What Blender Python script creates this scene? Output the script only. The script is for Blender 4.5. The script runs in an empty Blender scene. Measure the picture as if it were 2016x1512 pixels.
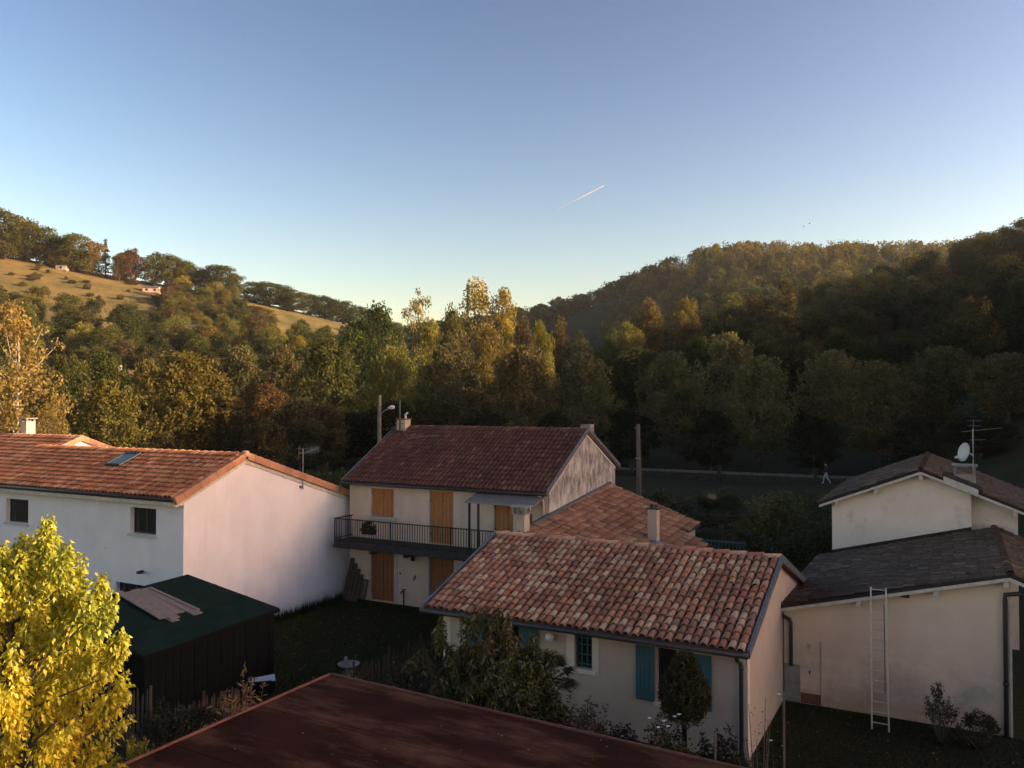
import bpy, math, random
import numpy as np
from mathutils import Vector, Matrix

# ---------------------------------------------------------------- camera, sky, sun, exposure
YAW = math.radians(28.0)
PITCH = math.atan(34 / 1630.0)
FPX, CX, CY, CAMH = 1630.0, 1008.0, 756.0, 8.4
SUN_EL = math.radians(12.0)
SUN_AZ = math.radians(21.5)         # measured from +x towards +y
SKY_STRENGTH = 0.10
SUN_STRENGTH = 4.6
EXPOSURE = 1.12

scene = bpy.context.scene
col = scene.collection
cam_d = bpy.data.cameras.new('camera')
cam = bpy.data.objects.new('camera', cam_d)
col.objects.link(cam)
cam.location = (0, 0, CAMH)
cam.rotation_euler = (math.pi / 2 + PITCH, 0, YAW)
cam_d.sensor_width = 36.0
cam_d.lens = 36.0 * FPX / 2016.0
cam_d.clip_start = 0.1
cam_d.clip_end = 60000
scene.camera = cam

world = bpy.data.worlds.new('World')
scene.world = world
world.use_nodes = True
wn = world.node_tree
wn.nodes.clear()
w_out = wn.nodes.new('ShaderNodeOutputWorld')
w_bg = wn.nodes.new('ShaderNodeBackground')
w_sky = wn.nodes.new('ShaderNodeTexSky')
w_sky.sky_type = 'NISHITA'
w_sky.sun_disc = False
w_sky.sun_elevation = SUN_EL
w_sky.sun_rotation = math.pi / 2 - SUN_AZ
w_sky.altitude = 100
w_sky.air_density = 1.15
w_sky.dust_density = 1.0
w_sky.ozone_density = 1.9
w_bg.inputs['Strength'].default_value = SKY_STRENGTH
w_gam = wn.nodes.new('ShaderNodeGamma')          # the photograph's contrasty, slightly violet rendering of the sky
w_gam.inputs[1].default_value = 1.75
w_tint = wn.nodes.new('ShaderNodeMixRGB')
w_tint.blend_type = 'MULTIPLY'
w_tint.inputs[0].default_value = 1.0
w_tint.inputs[2].default_value = (0.845, 0.57, 0.485, 1.0)
wn.links.new(w_sky.outputs[0], w_gam.inputs[0])
wn.links.new(w_gam.outputs[0], w_tint.inputs[1])
wn.links.new(w_tint.outputs[0], w_bg.inputs['Color'])
wn.links.new(w_bg.outputs[0], w_out.inputs['Surface'])

sd = bpy.data.lights.new('sun', 'SUN')
sd.energy = SUN_STRENGTH
sd.angle = math.radians(0.53)
sd.color = (1.0, 0.80, 0.53)
sun = bpy.data.objects.new('sun', sd)
col.objects.link(sun)
SDIR = Vector((math.cos(SUN_EL) * math.cos(SUN_AZ), math.cos(SUN_EL) * math.sin(SUN_AZ), math.sin(SUN_EL)))
sun.rotation_euler = (-SDIR).to_track_quat('-Z', 'Y').to_euler()
sun.location = SDIR * 100

vs = scene.view_settings
vs.view_transform = 'Standard'
vs.look = 'None'
vs.exposure = EXPOSURE
vs.gamma = 1.0
vs.use_curve_mapping = False
scene.render.engine = 'CYCLES'
scene.cycles.max_bounces = 6
scene.cycles.diffuse_bounces = 3
scene.cycles.transparent_max_bounces = 6

rng = random.Random(7)
NR = np.random.default_rng(7)
RIGHT = np.array([math.cos(YAW), math.sin(YAW), 0.0])
FWD = np.array([-math.sin(YAW), math.cos(YAW), 0.0])


def ray(px, py):
    x = (px - CX) / FPX
    zc = -(py - CY) / FPX
    return x * RIGHT + (math.cos(PITCH) - zc * math.sin(PITCH)) * FWD + np.array([0, 0, math.sin(PITCH) + zc * math.cos(PITCH)])


def at(px, py, D=None, z=None, v=None, u=None):
    d = ray(px, py)
    if z is not None:
        t = (z - CAMH) / d[2]
    elif v is not None:
        t = v / d[1]
    elif u is not None:
        t = u / d[0]
    else:
        t = D / float(d @ FWD)
    return np.array([0, 0, CAMH]) + t * d


def camxy(X, Y):
    p = X * RIGHT + Y * FWD
    return float(p[0]), float(p[1])


# ---------------------------------------------------------------- materials
MATS = {}


def new_mat(name):
    m = bpy.data.materials.new(name)
    m.use_nodes = True
    m.node_tree.nodes.clear()
    MATS[name] = m
    return m


class NT:
    def __init__(s, m):
        s.t = m.node_tree

    def n(s, typ, **kw):
        nd = s.t.nodes.new(typ)
        for k, v in kw.items():
            if k in nd.inputs:
                nd.inputs[k].default_value = v
            else:
                setattr(nd, k, v)
        return nd

    def l(s, a, b):
        s.t.links.new(a, b)


def c4(c):
    return (c[0], c[1], c[2], 1.0)


def simple(name, c, c2=None, rough=0.8, scale=3.0, bump=0.0, bscale=40.0, metallic=0.0, spec=0.3, stretch=(1, 1, 1), coord='Object', detail=6.0, lo=0.35, hi=0.65):
    """two-tone noise colour + fine noise bump"""
    m = new_mat(name)
    t = NT(m)
    out = t.n('ShaderNodeOutputMaterial')
    b = t.n('ShaderNodeBsdfPrincipled', Roughness=rough, Metallic=metallic)
    b.inputs['Specular IOR Level'].default_value = spec
    t.l(b.outputs[0], out.inputs[0])
    tc = t.n('ShaderNodeTexCoord')
    mp = t.n('ShaderNodeMapping')
    mp.inputs['Scale'].default_value = stretch
    t.l(tc.outputs[coord], mp.inputs[0])
    if c2 is None:
        c2 = tuple(x * 0.8 for x in c)
    nz = t.n('ShaderNodeTexNoise', Scale=scale, Detail=detail, Roughness=0.6)
    t.l(mp.outputs[0], nz.inputs['Vector'])
    rp = t.n('ShaderNodeValToRGB')
    rp.color_ramp.elements[0].position = lo
    rp.color_ramp.elements[0].color = c4(c2)
    rp.color_ramp.elements[1].position = hi
    rp.color_ramp.elements[1].color = c4(c)
    t.l(nz.outputs[0], rp.inputs[0])
    t.l(rp.outputs[0], b.inputs['Base Color'])
    if bump:
        nb = t.n('ShaderNodeTexNoise', Scale=bscale, Detail=4.0)
        t.l(mp.outputs[0], nb.inputs['Vector'])
        bp = t.n('ShaderNodeBump', Strength=bump, Distance=0.02)
        t.l(nb.outputs[0], bp.inputs['Height'])
        t.l(bp.outputs[0], b.inputs['Normal'])
    m['bsdf'] = b.name
    return m


def add_stain(m, color, scale, stretch, lo, hi, amount, zlo=None, zhi=None):
    """dirt layered over an existing 'simple' material; optional height band where the dirt sits"""
    t = NT(m)
    b = m.node_tree.nodes[m['bsdf']]
    src = b.inputs['Base Color'].links[0].from_socket
    tc = t.n('ShaderNodeTexCoord')
    mp = t.n('ShaderNodeMapping')
    mp.inputs['Scale'].default_value = stretch
    t.l(tc.outputs['Object'], mp.inputs[0])
    nz = t.n('ShaderNodeTexNoise', Scale=scale, Detail=8.0, Roughness=0.7)
    t.l(mp.outputs[0], nz.inputs['Vector'])
    mr = t.n('ShaderNodeMapRange')
    mr.inputs[1].default_value = lo
    mr.inputs[2].default_value = hi
    mr.inputs[3].default_value = 0.0
    mr.inputs[4].default_value = amount
    t.l(nz.outputs[0], mr.inputs[0])
    fac = mr.outputs[0]
    if zlo is not None:
        sx = t.n('ShaderNodeSeparateXYZ')
        t.l(tc.outputs['Object'], sx.inputs[0])
        mz = t.n('ShaderNodeMapRange')
        mz.interpolation_type = 'SMOOTHSTEP'
        mz.inputs[1].default_value = zlo
        mz.inputs[2].default_value = zhi
        t.l(sx.outputs[2], mz.inputs[0])
        mu = t.n('ShaderNodeMath', operation='MULTIPLY')
        t.l(fac, mu.inputs[0])
        t.l(mz.outputs[0], mu.inputs[1])
        fac = mu.outputs[0]
    mx = t.n('ShaderNodeMixRGB')
    t.l(fac, mx.inputs[0])
    t.l(src, mx.inputs[1])
    mx.inputs[2].default_value = c4(color)
    t.l(mx.outputs[0], b.inputs['Base Color'])


def tile_mat(name, stops, dirt=(0.06, 0.05, 0.045), dirt_amt=0.5, rough=0.85):
    """clay tiles: one tone for each tile (attribute rnd on joined tiles, object random on single ones)"""
    m = new_mat(name)
    t = NT(m)
    out = t.n('ShaderNodeOutputMaterial')
    b = t.n('ShaderNodeBsdfPrincipled', Roughness=rough)
    b.inputs['Specular IOR Level'].default_value = 0.06 if 'moss' in name else 0.2
    t.l(b.outputs[0], out.inputs[0])
    at_ = t.n('ShaderNodeAttribute', attribute_name='rnd')
    oi = t.n('ShaderNodeObjectInfo')
    ad = t.n('ShaderNodeMath', operation='ADD')
    t.l(at_.outputs['Fac'], ad.inputs[0])
    t.l(oi.outputs['Random'], ad.inputs[1])
    fr = t.n('ShaderNodeMath', operation='FRACT')
    t.l(ad.outputs[0], fr.inputs[0])
    rp = t.n('ShaderNodeValToRGB')
    els = rp.color_ramp.elements
    while len(els) < len(stops):
        els.new(0.5)
    for e, (p, c) in zip(els, stops):
        e.position = p
        e.color = c4(c)
    t.l(fr.outputs[0], rp.inputs[0])
    ge = t.n('ShaderNodeNewGeometry')
    nz = t.n('ShaderNodeTexNoise', Scale=9.0, Detail=6.0, Roughness=0.7)
    t.l(ge.outputs['Position'], nz.inputs['Vector'])
    mr = t.n('ShaderNodeMapRange')
    mr.inputs[1].default_value = 0.42
    mr.inputs[2].default_value = 0.75
    mr.inputs[4].default_value = dirt_amt
    t.l(nz.outputs[0], mr.inputs[0])
    mx = t.n('ShaderNodeMixRGB')
    t.l(mr.outputs[0], mx.inputs[0])
    t.l(rp.outputs[0], mx.inputs[1])
    mx.inputs[2].default_value = c4(dirt)
    nz2 = t.n('ShaderNodeTexNoise', Scale=0.55, Detail=4.0)
    t.l(ge.outputs['Position'], nz2.inputs['Vector'])
    mr2 = t.n('ShaderNodeMapRange')
    mr2.inputs[1].default_value = 0.3
    mr2.inputs[2].default_value = 0.7
    mr2.inputs[3].default_value = 0.75
    mr2.inputs[4].default_value = 1.12
    t.l(nz2.outputs[0], mr2.inputs[0])
    vm = t.n('ShaderNodeMixRGB', blend_type='MULTIPLY')
    vm.inputs[0].default_value = 1.0
    t.l(mx.outputs[0], vm.inputs[1])
    cb = t.n('ShaderNodeCombineXYZ')
    for i in range(3):
        t.l(mr2.outputs[0], cb.inputs[i])
    t.l(cb.outputs[0], vm.inputs[2])
    t.l(vm.outputs[0], b.inputs['Base Color'])
    bp = t.n('ShaderNodeBump', Strength=0.25, Distance=0.01)
    nz3 = t.n('ShaderNodeTexNoise', Scale=60.0, Detail=3.0)
    t.l(ge.outputs['Position'], nz3.inputs['Vector'])
    t.l(nz3.outputs[0], bp.inputs['Height'])
    t.l(bp.outputs[0], b.inputs['Normal'])
    return m


def leaf_mat(name, transl=0.35, var=0.9, warm=(1.5, 1.05, 0.5), rough_spec=False):
    """leaf colour = object colour, varied leaf by leaf towards a warmer tone"""
    m = new_mat(name)
    t = NT(m)
    out = t.n('ShaderNodeOutputMaterial')
    oi = t.n('ShaderNodeObjectInfo')
    a = t.n('ShaderNodeAttribute', attribute_name='rnd')
    mr = t.n('ShaderNodeMapRange')
    mr.inputs[3].default_value = 1 - var * 0.5
    mr.inputs[4].default_value = 1 + var * 0.5
    t.l(a.outputs['Fac'], mr.inputs[0])
    w = t.n('ShaderNodeMixRGB', blend_type='MIX')
    a2 = t.n('ShaderNodeAttribute', attribute_name='tone')
    t.l(a2.outputs['Fac'], w.inputs[0])
    w.inputs[1].default_value = (1, 1, 1, 1)
    w.inputs[2].default_value = c4(warm)
    m1 = t.n('ShaderNodeMixRGB', blend_type='MULTIPLY')
    m1.inputs[0].default_value = 1
    t.l(oi.outputs['Color'], m1.inputs[1])
    t.l(w.outputs[0], m1.inputs[2])
    m2 = t.n('ShaderNodeMixRGB', blend_type='MULTIPLY')
    m2.inputs[0].default_value = 1
    t.l(m1.outputs[0], m2.inputs[1])
    cb = t.n('ShaderNodeCombineXYZ')
    for i in range(3):
        t.l(mr.outputs[0], cb.inputs[i])
    t.l(cb.outputs[0], m2.inputs[2])
    d = t.n('ShaderNodeBsdfDiffuse')
    tr = t.n('ShaderNodeBsdfTranslucent')
    t.l(m2.outputs[0], d.inputs[0])
    t.l(m2.outputs[0], tr.inputs[0])
    mx = t.n('ShaderNodeMixShader')
    mx.inputs[0].default_value = transl
    t.l(d.outputs[0], mx.inputs[1])
    t.l(tr.outputs[0], mx.inputs[2])
    last = mx
    if rough_spec:
        g = t.n('ShaderNodeBsdfGlossy', Roughness=0.4)
        g.inputs[0].default_value = (0.9, 0.9, 0.9, 1)
        mg = t.n('ShaderNodeMixShader')
        mg.inputs[0].default_value = 0.02
        t.l(mx.outputs[0], mg.inputs[1])
        t.l(g.outputs[0], mg.inputs[2])
        last = mg
    t.l(last.outputs[0], out.inputs[0])
    return m


def glass_dark(name, tint=(0.02, 0.02, 0.02), rough=0.03):
    m = new_mat(name)
    t = NT(m)
    out = t.n('ShaderNodeOutputMaterial')
    b = t.n('ShaderNodeBsdfPrincipled', Roughness=rough)
    b.inputs['Base Color'].default_value = c4(tint)
    b.inputs['Specular IOR Level'].default_value = 0.6
    t.l(b.outputs[0], out.inputs[0])
    return m


M = MATS
simple('white_render', (0.80, 0.75, 0.73), (0.73, 0.68, 0.66), rough=0.9, scale=0.9, bump=0.2, bscale=60)
add_stain(M['white_render'], (0.40, 0.385, 0.36), 1.3, (1.3, 1.3, 0.2), 0.5, 0.8, 0.22)
add_stain(M['white_render'], (0.30, 0.28, 0.23), 1.6, (1, 1, 1), 0.35, 0.65, 0.6, 0.7, 0.05)
simple('cream_render', (0.70, 0.58, 0.45), (0.60, 0.49, 0.375), rough=0.9, scale=1.4, bump=0.25, bscale=45)
add_stain(M['cream_render'], (0.26, 0.23, 0.18), 1.2, (1.2, 1.2, 0.35), 0.52, 0.8, 0.55)
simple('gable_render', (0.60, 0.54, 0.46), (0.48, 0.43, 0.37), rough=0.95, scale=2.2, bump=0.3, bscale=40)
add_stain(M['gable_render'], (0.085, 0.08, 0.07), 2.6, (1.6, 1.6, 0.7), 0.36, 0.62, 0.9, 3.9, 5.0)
simple('beige_render', (0.52, 0.395, 0.30), (0.46, 0.345, 0.26), rough=0.92, scale=1.0, bump=0.2, bscale=50)
simple('pale_surround', (0.68, 0.56, 0.44), (0.62, 0.50, 0.39), rough=0.9, scale=3, bump=0.1)
simple('rough_render', (0.74, 0.565, 0.42), (0.66, 0.50, 0.365), rough=0.95, scale=1.1, bump=0.3, bscale=40)
add_stain(M['rough_render'], (0.22, 0.20, 0.18), 0.7, (1, 1, 0.9), 0.44, 0.66, 0.6, 2.4, 0.8)
add_stain(M['rough_render'], (0.45, 0.30, 0.16), 0.9, (1, 1, 2.0), 0.36, 0.6, 0.75, 0.8, 0.1)
simple('pale_gable', (0.84, 0.68, 0.55), (0.78, 0.62, 0.49), rough=0.95, scale=1.2, bump=0.25, bscale=40)
add_stain(M['pale_gable'], (0.20, 0.19, 0.18), 1.5, (1, 1, 0.8), 0.55, 0.8, 0.5)
simple('white_wood', (0.62, 0.55, 0.47), (0.46, 0.40, 0.34), rough=0.7, scale=6)
simple('zinc', (0.17, 0.182, 0.195), (0.11, 0.118, 0.127), rough=0.5, scale=4, metallic=0.4)
simple('dark_gutter', (0.045, 0.042, 0.042), (0.03, 0.028, 0.028), rough=0.5, scale=5)
simple('stain_wood', (0.48, 0.215, 0.075), (0.36, 0.155, 0.055), rough=0.65, scale=3, stretch=(9, 9, 0.7), bump=0.1)
simple('stain_wood_dark', (0.34, 0.135, 0.05), (0.25, 0.098, 0.038), rough=0.65, scale=3, stretch=(9, 9, 0.7), bump=0.1)
simple('parapet_stone', (0.13, 0.115, 0.095), (0.08, 0.072, 0.06), rough=0.95, scale=3)
simple('concrete', (0.30, 0.28, 0.25), (0.20, 0.185, 0.165), rough=0.95, scale=3, bump=0.2)
simple('sill_stone', (0.56, 0.53, 0.49), (0.47, 0.44, 0.40), rough=0.9, scale=4)
simple('black_balcony', (0.055, 0.052, 0.05), (0.03, 0.028, 0.027), rough=0.9, scale=4, bump=0.2)
simple('dark_iron', (0.02, 0.022, 0.024), (0.012, 0.012, 0.014), rough=0.6, scale=8)
simple('teal_paint', (0.045, 0.115, 0.122), (0.035, 0.09, 0.098), rough=0.6, scale=3, stretch=(8, 8, 1))
simple('rust_felt', (0.043, 0.016, 0.0105), (0.027, 0.0105, 0.0075), rough=0.95, spec=0.03, scale=1.1, bump=0.3, bscale=70)
add_stain(M['rust_felt'], (0.15, 0.075, 0.045), 1.3, (0.3, 1.0, 1), 0.47, 0.66, 0.7)
add_stain(M['rust_felt'], (0.03, 0.014, 0.012), 0.7, (1.0, 1.0, 1), 0.5, 0.72, 0.7)
simple('rust_edge', (0.17, 0.07, 0.048), (0.11, 0.045, 0.034), rough=0.7, scale=3)
simple('green_felt', (0.012, 0.027, 0.021), (0.008, 0.019, 0.013), rough=0.95, spec=0.03, scale=2.0, bump=0.3, bscale=60)
simple('black_board', (0.010, 0.0095, 0.0095), (0.006, 0.006, 0.006), rough=0.95, scale=3, stretch=(6, 6, 0.5), spec=0.04)
simple('grey_plank', (0.24, 0.20, 0.165), (0.15, 0.125, 0.105), rough=0.9, scale=3, stretch=(1.5, 8, 8), bump=0.2)
simple('paling', (0.10, 0.07, 0.05), (0.055, 0.04, 0.03), rough=0.95, scale=4, stretch=(6, 6, 0.7))
simple('dark_moss_deck', (0.055, 0.042, 0.034), (0.03, 0.024, 0.02), rough=0.95, spec=0.06, scale=2.5, bump=0.4)
simple('clay_deck', (0.14, 0.065, 0.045), (0.09, 0.045, 0.033), rough=0.95, scale=3)
simple('bark', (0.10, 0.075, 0.055), (0.055, 0.042, 0.032), rough=0.95, scale=4, stretch=(5, 5, 1), bump=0.5)
simple('pale_bark', (0.50, 0.43, 0.34), (0.22, 0.17, 0.12), rough=0.9, scale=3, stretch=(1, 1, 4))
simple('pole_wood', (0.15, 0.115, 0.085), (0.09, 0.07, 0.055), rough=0.95, scale=4, stretch=(8, 8, 0.6))
simple('concrete_pole', (0.15, 0.13, 0.11), (0.10, 0.088, 0.075), rough=0.95, scale=4)
simple('aluminium', (0.62, 0.50, 0.38), (0.50, 0.40, 0.30), rough=0.45, scale=8, metallic=0.35)
simple('grey_metal', (0.30, 0.30, 0.30), (0.22, 0.22, 0.22), rough=0.4, scale=8, metallic=0.5)
simple('canopy_sheet', (0.16, 0.155, 0.145), (0.10, 0.098, 0.09), rough=0.7, scale=3, stretch=(8, 1, 1))
simple('brick_plaster', (0.52, 0.43, 0.33), (0.40, 0.32, 0.24), rough=0.95, scale=3, bump=0.3)
simple('dish_white', (0.62, 0.58, 0.54), (0.52, 0.48, 0.44), rough=0.5, scale=2)
simple('globe_white', (0.80, 0.80, 0.80), (0.74, 0.74, 0.74), rough=0.3, scale=2)
simple('car_white', (0.70, 0.70, 0.70), (0.66, 0.66, 0.66), rough=0.3, scale=2, spec=0.5)
simple('car_grey', (0.16, 0.17, 0.18), (0.14, 0.15, 0.16), rough=0.3, scale=2, spec=0.5)
simple('rubber', (0.02, 0.02, 0.02), (0.015, 0.015, 0.015), rough=0.9)
simple('skin', (0.45, 0.28, 0.20), rough=0.6)
simple('cloth_black', (0.02, 0.02, 0.022), rough=0.9)
simple('cloth_grey', (0.32, 0.32, 0.33), rough=0.9)
simple('shoe_white', (0.75, 0.75, 0.75), rough=0.7)
simple('hair_dark', (0.03, 0.02, 0.015), rough=0.7)
simple('flower_white', (0.8, 0.8, 0.78), rough=0.6)
_m = new_mat('contrail_white')
_t = NT(_m)
_o, _d, _r, _x = _t.n('ShaderNodeOutputMaterial'), _t.n('ShaderNodeBsdfDiffuse'), _t.n('ShaderNodeBsdfTranslucent'), _t.n('ShaderNodeAddShader')
_d.inputs[0].default_value = _r.inputs[0].default_value = (0.44, 0.44, 0.44, 1)
_t.l(_d.outputs[0], _x.inputs[0])
_t.l(_r.outputs[0], _x.inputs[1])
_t.l(_x.outputs[0], _o.inputs[0])
simple('pink_render', (0.62, 0.44, 0.34), (0.54, 0.38, 0.29), rough=0.9)
simple('plastic_green', (0.10, 0.42, 0.26), rough=0.4)
simple('sheet_blue', (0.42, 0.50, 0.58), (0.34, 0.42, 0.5), rough=0.4)
simple('red_brick', (0.20, 0.085, 0.055), (0.14, 0.06, 0.04), rough=0.9, scale=6)
simple('brass', (0.35, 0.25, 0.1), rough=0.4, metallic=0.6)
glass_dark('window_glass')
glass_dark('skylight_glass', (0.06, 0.12, 0.11), 0.35)
simple('window_frame', (0.02, 0.018, 0.018), (0.015, 0.014, 0.014), rough=0.5)
simple('bird', (0.03, 0.03, 0.03), rough=0.9)

tile_mat('clay_tile', [(0.0, (0.24, 0.12, 0.085)), (0.2, (0.40, 0.155, 0.09)), (0.4, (0.31, 0.16, 0.11)), (0.58, (0.48, 0.21, 0.12)), (0.78, (0.50, 0.31, 0.20)), (1.0, (0.56, 0.37, 0.24))])
tile_mat('dark_clay_tile', [(0.0, (0.11, 0.042, 0.032)), (0.5, (0.15, 0.058, 0.042)), (0.9, (0.17, 0.07, 0.05)), (1.0, (0.24, 0.11, 0.07))], dirt=(0.05, 0.04, 0.037), dirt_amt=0.7)
tile_mat('orange_tile', [(0.0, (0.30, 0.10, 0.05)), (0.5, (0.48, 0.18, 0.08)), (0.85, (0.56, 0.25, 0.12)), (1.0, (0.60, 0.34, 0.2))], dirt=(0.22, 0.11, 0.07), dirt_amt=0.4)
tile_mat('brown_tile', [(0.0, (0.20, 0.09, 0.055)), (0.4, (0.30, 0.14, 0.08)), (0.8, (0.36, 0.19, 0.11)), (1.0, (0.42, 0.27, 0.17))], dirt=(0.08, 0.05, 0.04), dirt_amt=0.5)
tile_mat('moss_tile', [(0.0, (0.095, 0.063, 0.044)), (0.6, (0.14, 0.096, 0.067)), (0.92, (0.17, 0.12, 0.086)), (1.0, (0.25, 0.17, 0.115))], dirt=(0.03, 0.025, 0.019), dirt_amt=0.8)
tile_mat('verge_clay', [(0.0, (0.42, 0.19, 0.10)), (1.0, (0.56, 0.29, 0.17))], dirt=(0.25, 0.13, 0.08), dirt_amt=0.3)
leaf_mat('leaf', 0.42, warm=(1.12, 1.04, 0.7))
leaf_mat('leaf_gold', 0.45, var=0.6, warm=(1.5, 1.1, 0.5), rough_spec=True)
leaf_mat('leaf_dull', 0.2, var=0.9, warm=(1.8, 1.3, 0.8), rough_spec=True)


def ground_mat():
    m = new_mat('ground')
    t = NT(m)
    out = t.n('ShaderNodeOutputMaterial')
    b = t.n('ShaderNodeBsdfPrincipled', Roughness=0.95)
    b.inputs['Specular IOR Level'].default_value = 0.1
    t.l(b.outputs[0], out.inputs[0])
    ge = t.n('ShaderNodeNewGeometry')
    n1 = t.n('ShaderNodeTexNoise', Scale=0.35, Detail=8.0, Roughness=0.65)
    t.l(ge.outputs['Position'], n1.inputs['Vector'])
    r1 = t.n('ShaderNodeValToRGB')
    r1.color_ramp.elements[0].position = 0.35
    r1.color_ramp.elements[0].color = (0.022, 0.027, 0.010, 1)
    r1.color_ramp.elements[1].position = 0.7
    r1.color_ramp.elements[1].color = (0.040, 0.034, 0.016, 1)
    t.l(n1.outputs[0], r1.inputs[0])
    n2 = t.n('ShaderNodeTexNoise', Scale=0.06, Detail=12.0, Roughness=0.8)
    t.l(ge.outputs['Position'], n2.inputs['Vector'])
    r2 = t.n('ShaderNodeValToRGB')
    r2.color_ramp.elements[0].position = 0.36
    r2.color_ramp.elements[0].color = (0.075, 0.08, 0.026, 1)
    r2.color_ramp.elements[1].position = 0.62
    r2.color_ramp.elements[1].color = (0.22, 0.155, 0.06, 1)
    t.l(n2.outputs[0], r2.inputs[0])
    sx = t.n('ShaderNodeSeparateXYZ')
    t.l(ge.outputs['Position'], sx.inputs[0])
    mr = t.n('ShaderNodeMapRange')
    mr.inputs[1].default_value = 10.0
    mr.inputs[2].default_value = 16.0
    t.l(sx.outputs[2], mr.inputs[0])
    dp = t.n('ShaderNodeVectorMath', operation='DOT_PRODUCT')       # pasture only on the open hill to the west
    t.l(ge.outputs['Position'], dp.inputs[0])
    dp.inputs[1].default_value = (math.cos(YAW), math.sin(YAW), 0)
    mw = t.n('ShaderNodeMapRange')
    mw.inputs[1].default_value = -45.0
    mw.inputs[2].default_value = -62.0
    t.l(dp.outputs['Value'], mw.inputs[0])
    mm = t.n('ShaderNodeMath', operation='MULTIPLY')
    t.l(mr.outputs[0], mm.inputs[0])
    t.l(mw.outputs[0], mm.inputs[1])
    mx = t.n('ShaderNodeMixRGB')
    t.l(mm.outputs[0], mx.inputs[0])
    t.l(r1.outputs[0], mx.inputs[1])
    t.l(r2.outputs[0], mx.inputs[2])
    t.l(mx.outputs[0], b.inputs['Base Color'])
    bp = t.n('ShaderNodeBump', Strength=0.6, Distance=0.15)
    n3 = t.n('ShaderNodeTexNoise', Scale=6.0, Detail=6.0)
    t.l(ge.outputs['Position'], n3.inputs['Vector'])
    t.l(n3.outputs[0], bp.inputs['Height'])
    t.l(bp.outputs[0], b.inputs['Normal'])


ground_mat()

# ---------------------------------------------------------------- object helpers
ROOT = {}


def tag(o, label=None, cat=None, group=None, kind=None):
    if label:
        o['label'] = label
    if cat:
        o['category'] = cat
    if group:
        o['group'] = group
    if kind:
        o['kind'] = kind
    return o


def thing(name, label, cat, loc=(0, 0, 0), group=None):
    o = bpy.data.objects.new(name, None)
    col.objects.link(o)
    o.location = loc
    o.empty_display_size = 0.3
    ROOT[o.name] = Vector(loc)
    return tag(o, label, cat, group)


def root_of(o):
    while o is not None and o.parent is not None:
        o = o.parent
    return o


def org(parent):
    r = root_of(parent)
    return ROOT.get(r.name, Vector((0, 0, 0))) if r is not None else Vector((0, 0, 0))


def mesh_np(name, V, F, mat, smooth=False, attrs=None):
    """V (n,3), F list of tuples or (m,k) array"""
    me = bpy.data.meshes.new(name)
    if isinstance(F, np.ndarray):
        m_, k = F.shape
        me.vertices.add(len(V))
        me.vertices.foreach_set('co', np.asarray(V, dtype=np.float32).ravel())
        me.loops.add(m_ * k)
        me.loops.foreach_set('vertex_index', F.astype(np.int32).ravel())
        me.polygons.add(m_)
        me.polygons.foreach_set('loop_start', np.arange(0, m_ * k, k, dtype=np.int32))
        me.polygons.foreach_set('loop_total', np.full(m_, k, dtype=np.int32))
        me.update(calc_edges=True)
    else:
        me.from_pydata([tuple(p) for p in V], [], F)
    if smooth:
        me.polygons.foreach_set('use_smooth', np.ones(len(me.polygons), dtype=bool))
    for k, a in (attrs or {}).items():
        at_ = me.attributes.new(k, 'FLOAT', 'FACE')
        at_.data.foreach_set('value', np.asarray(a, dtype=np.float32))
    if mat:
        me.materials.append(M[mat])
    me.update()
    return me


def link(name, me, parent=None, loc=None):
    o = bpy.data.objects.new(name, me)
    col.objects.link(o)
    if parent is not None:
        o.parent = parent
    if loc is not None:
        o.location = loc
    return o


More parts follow.
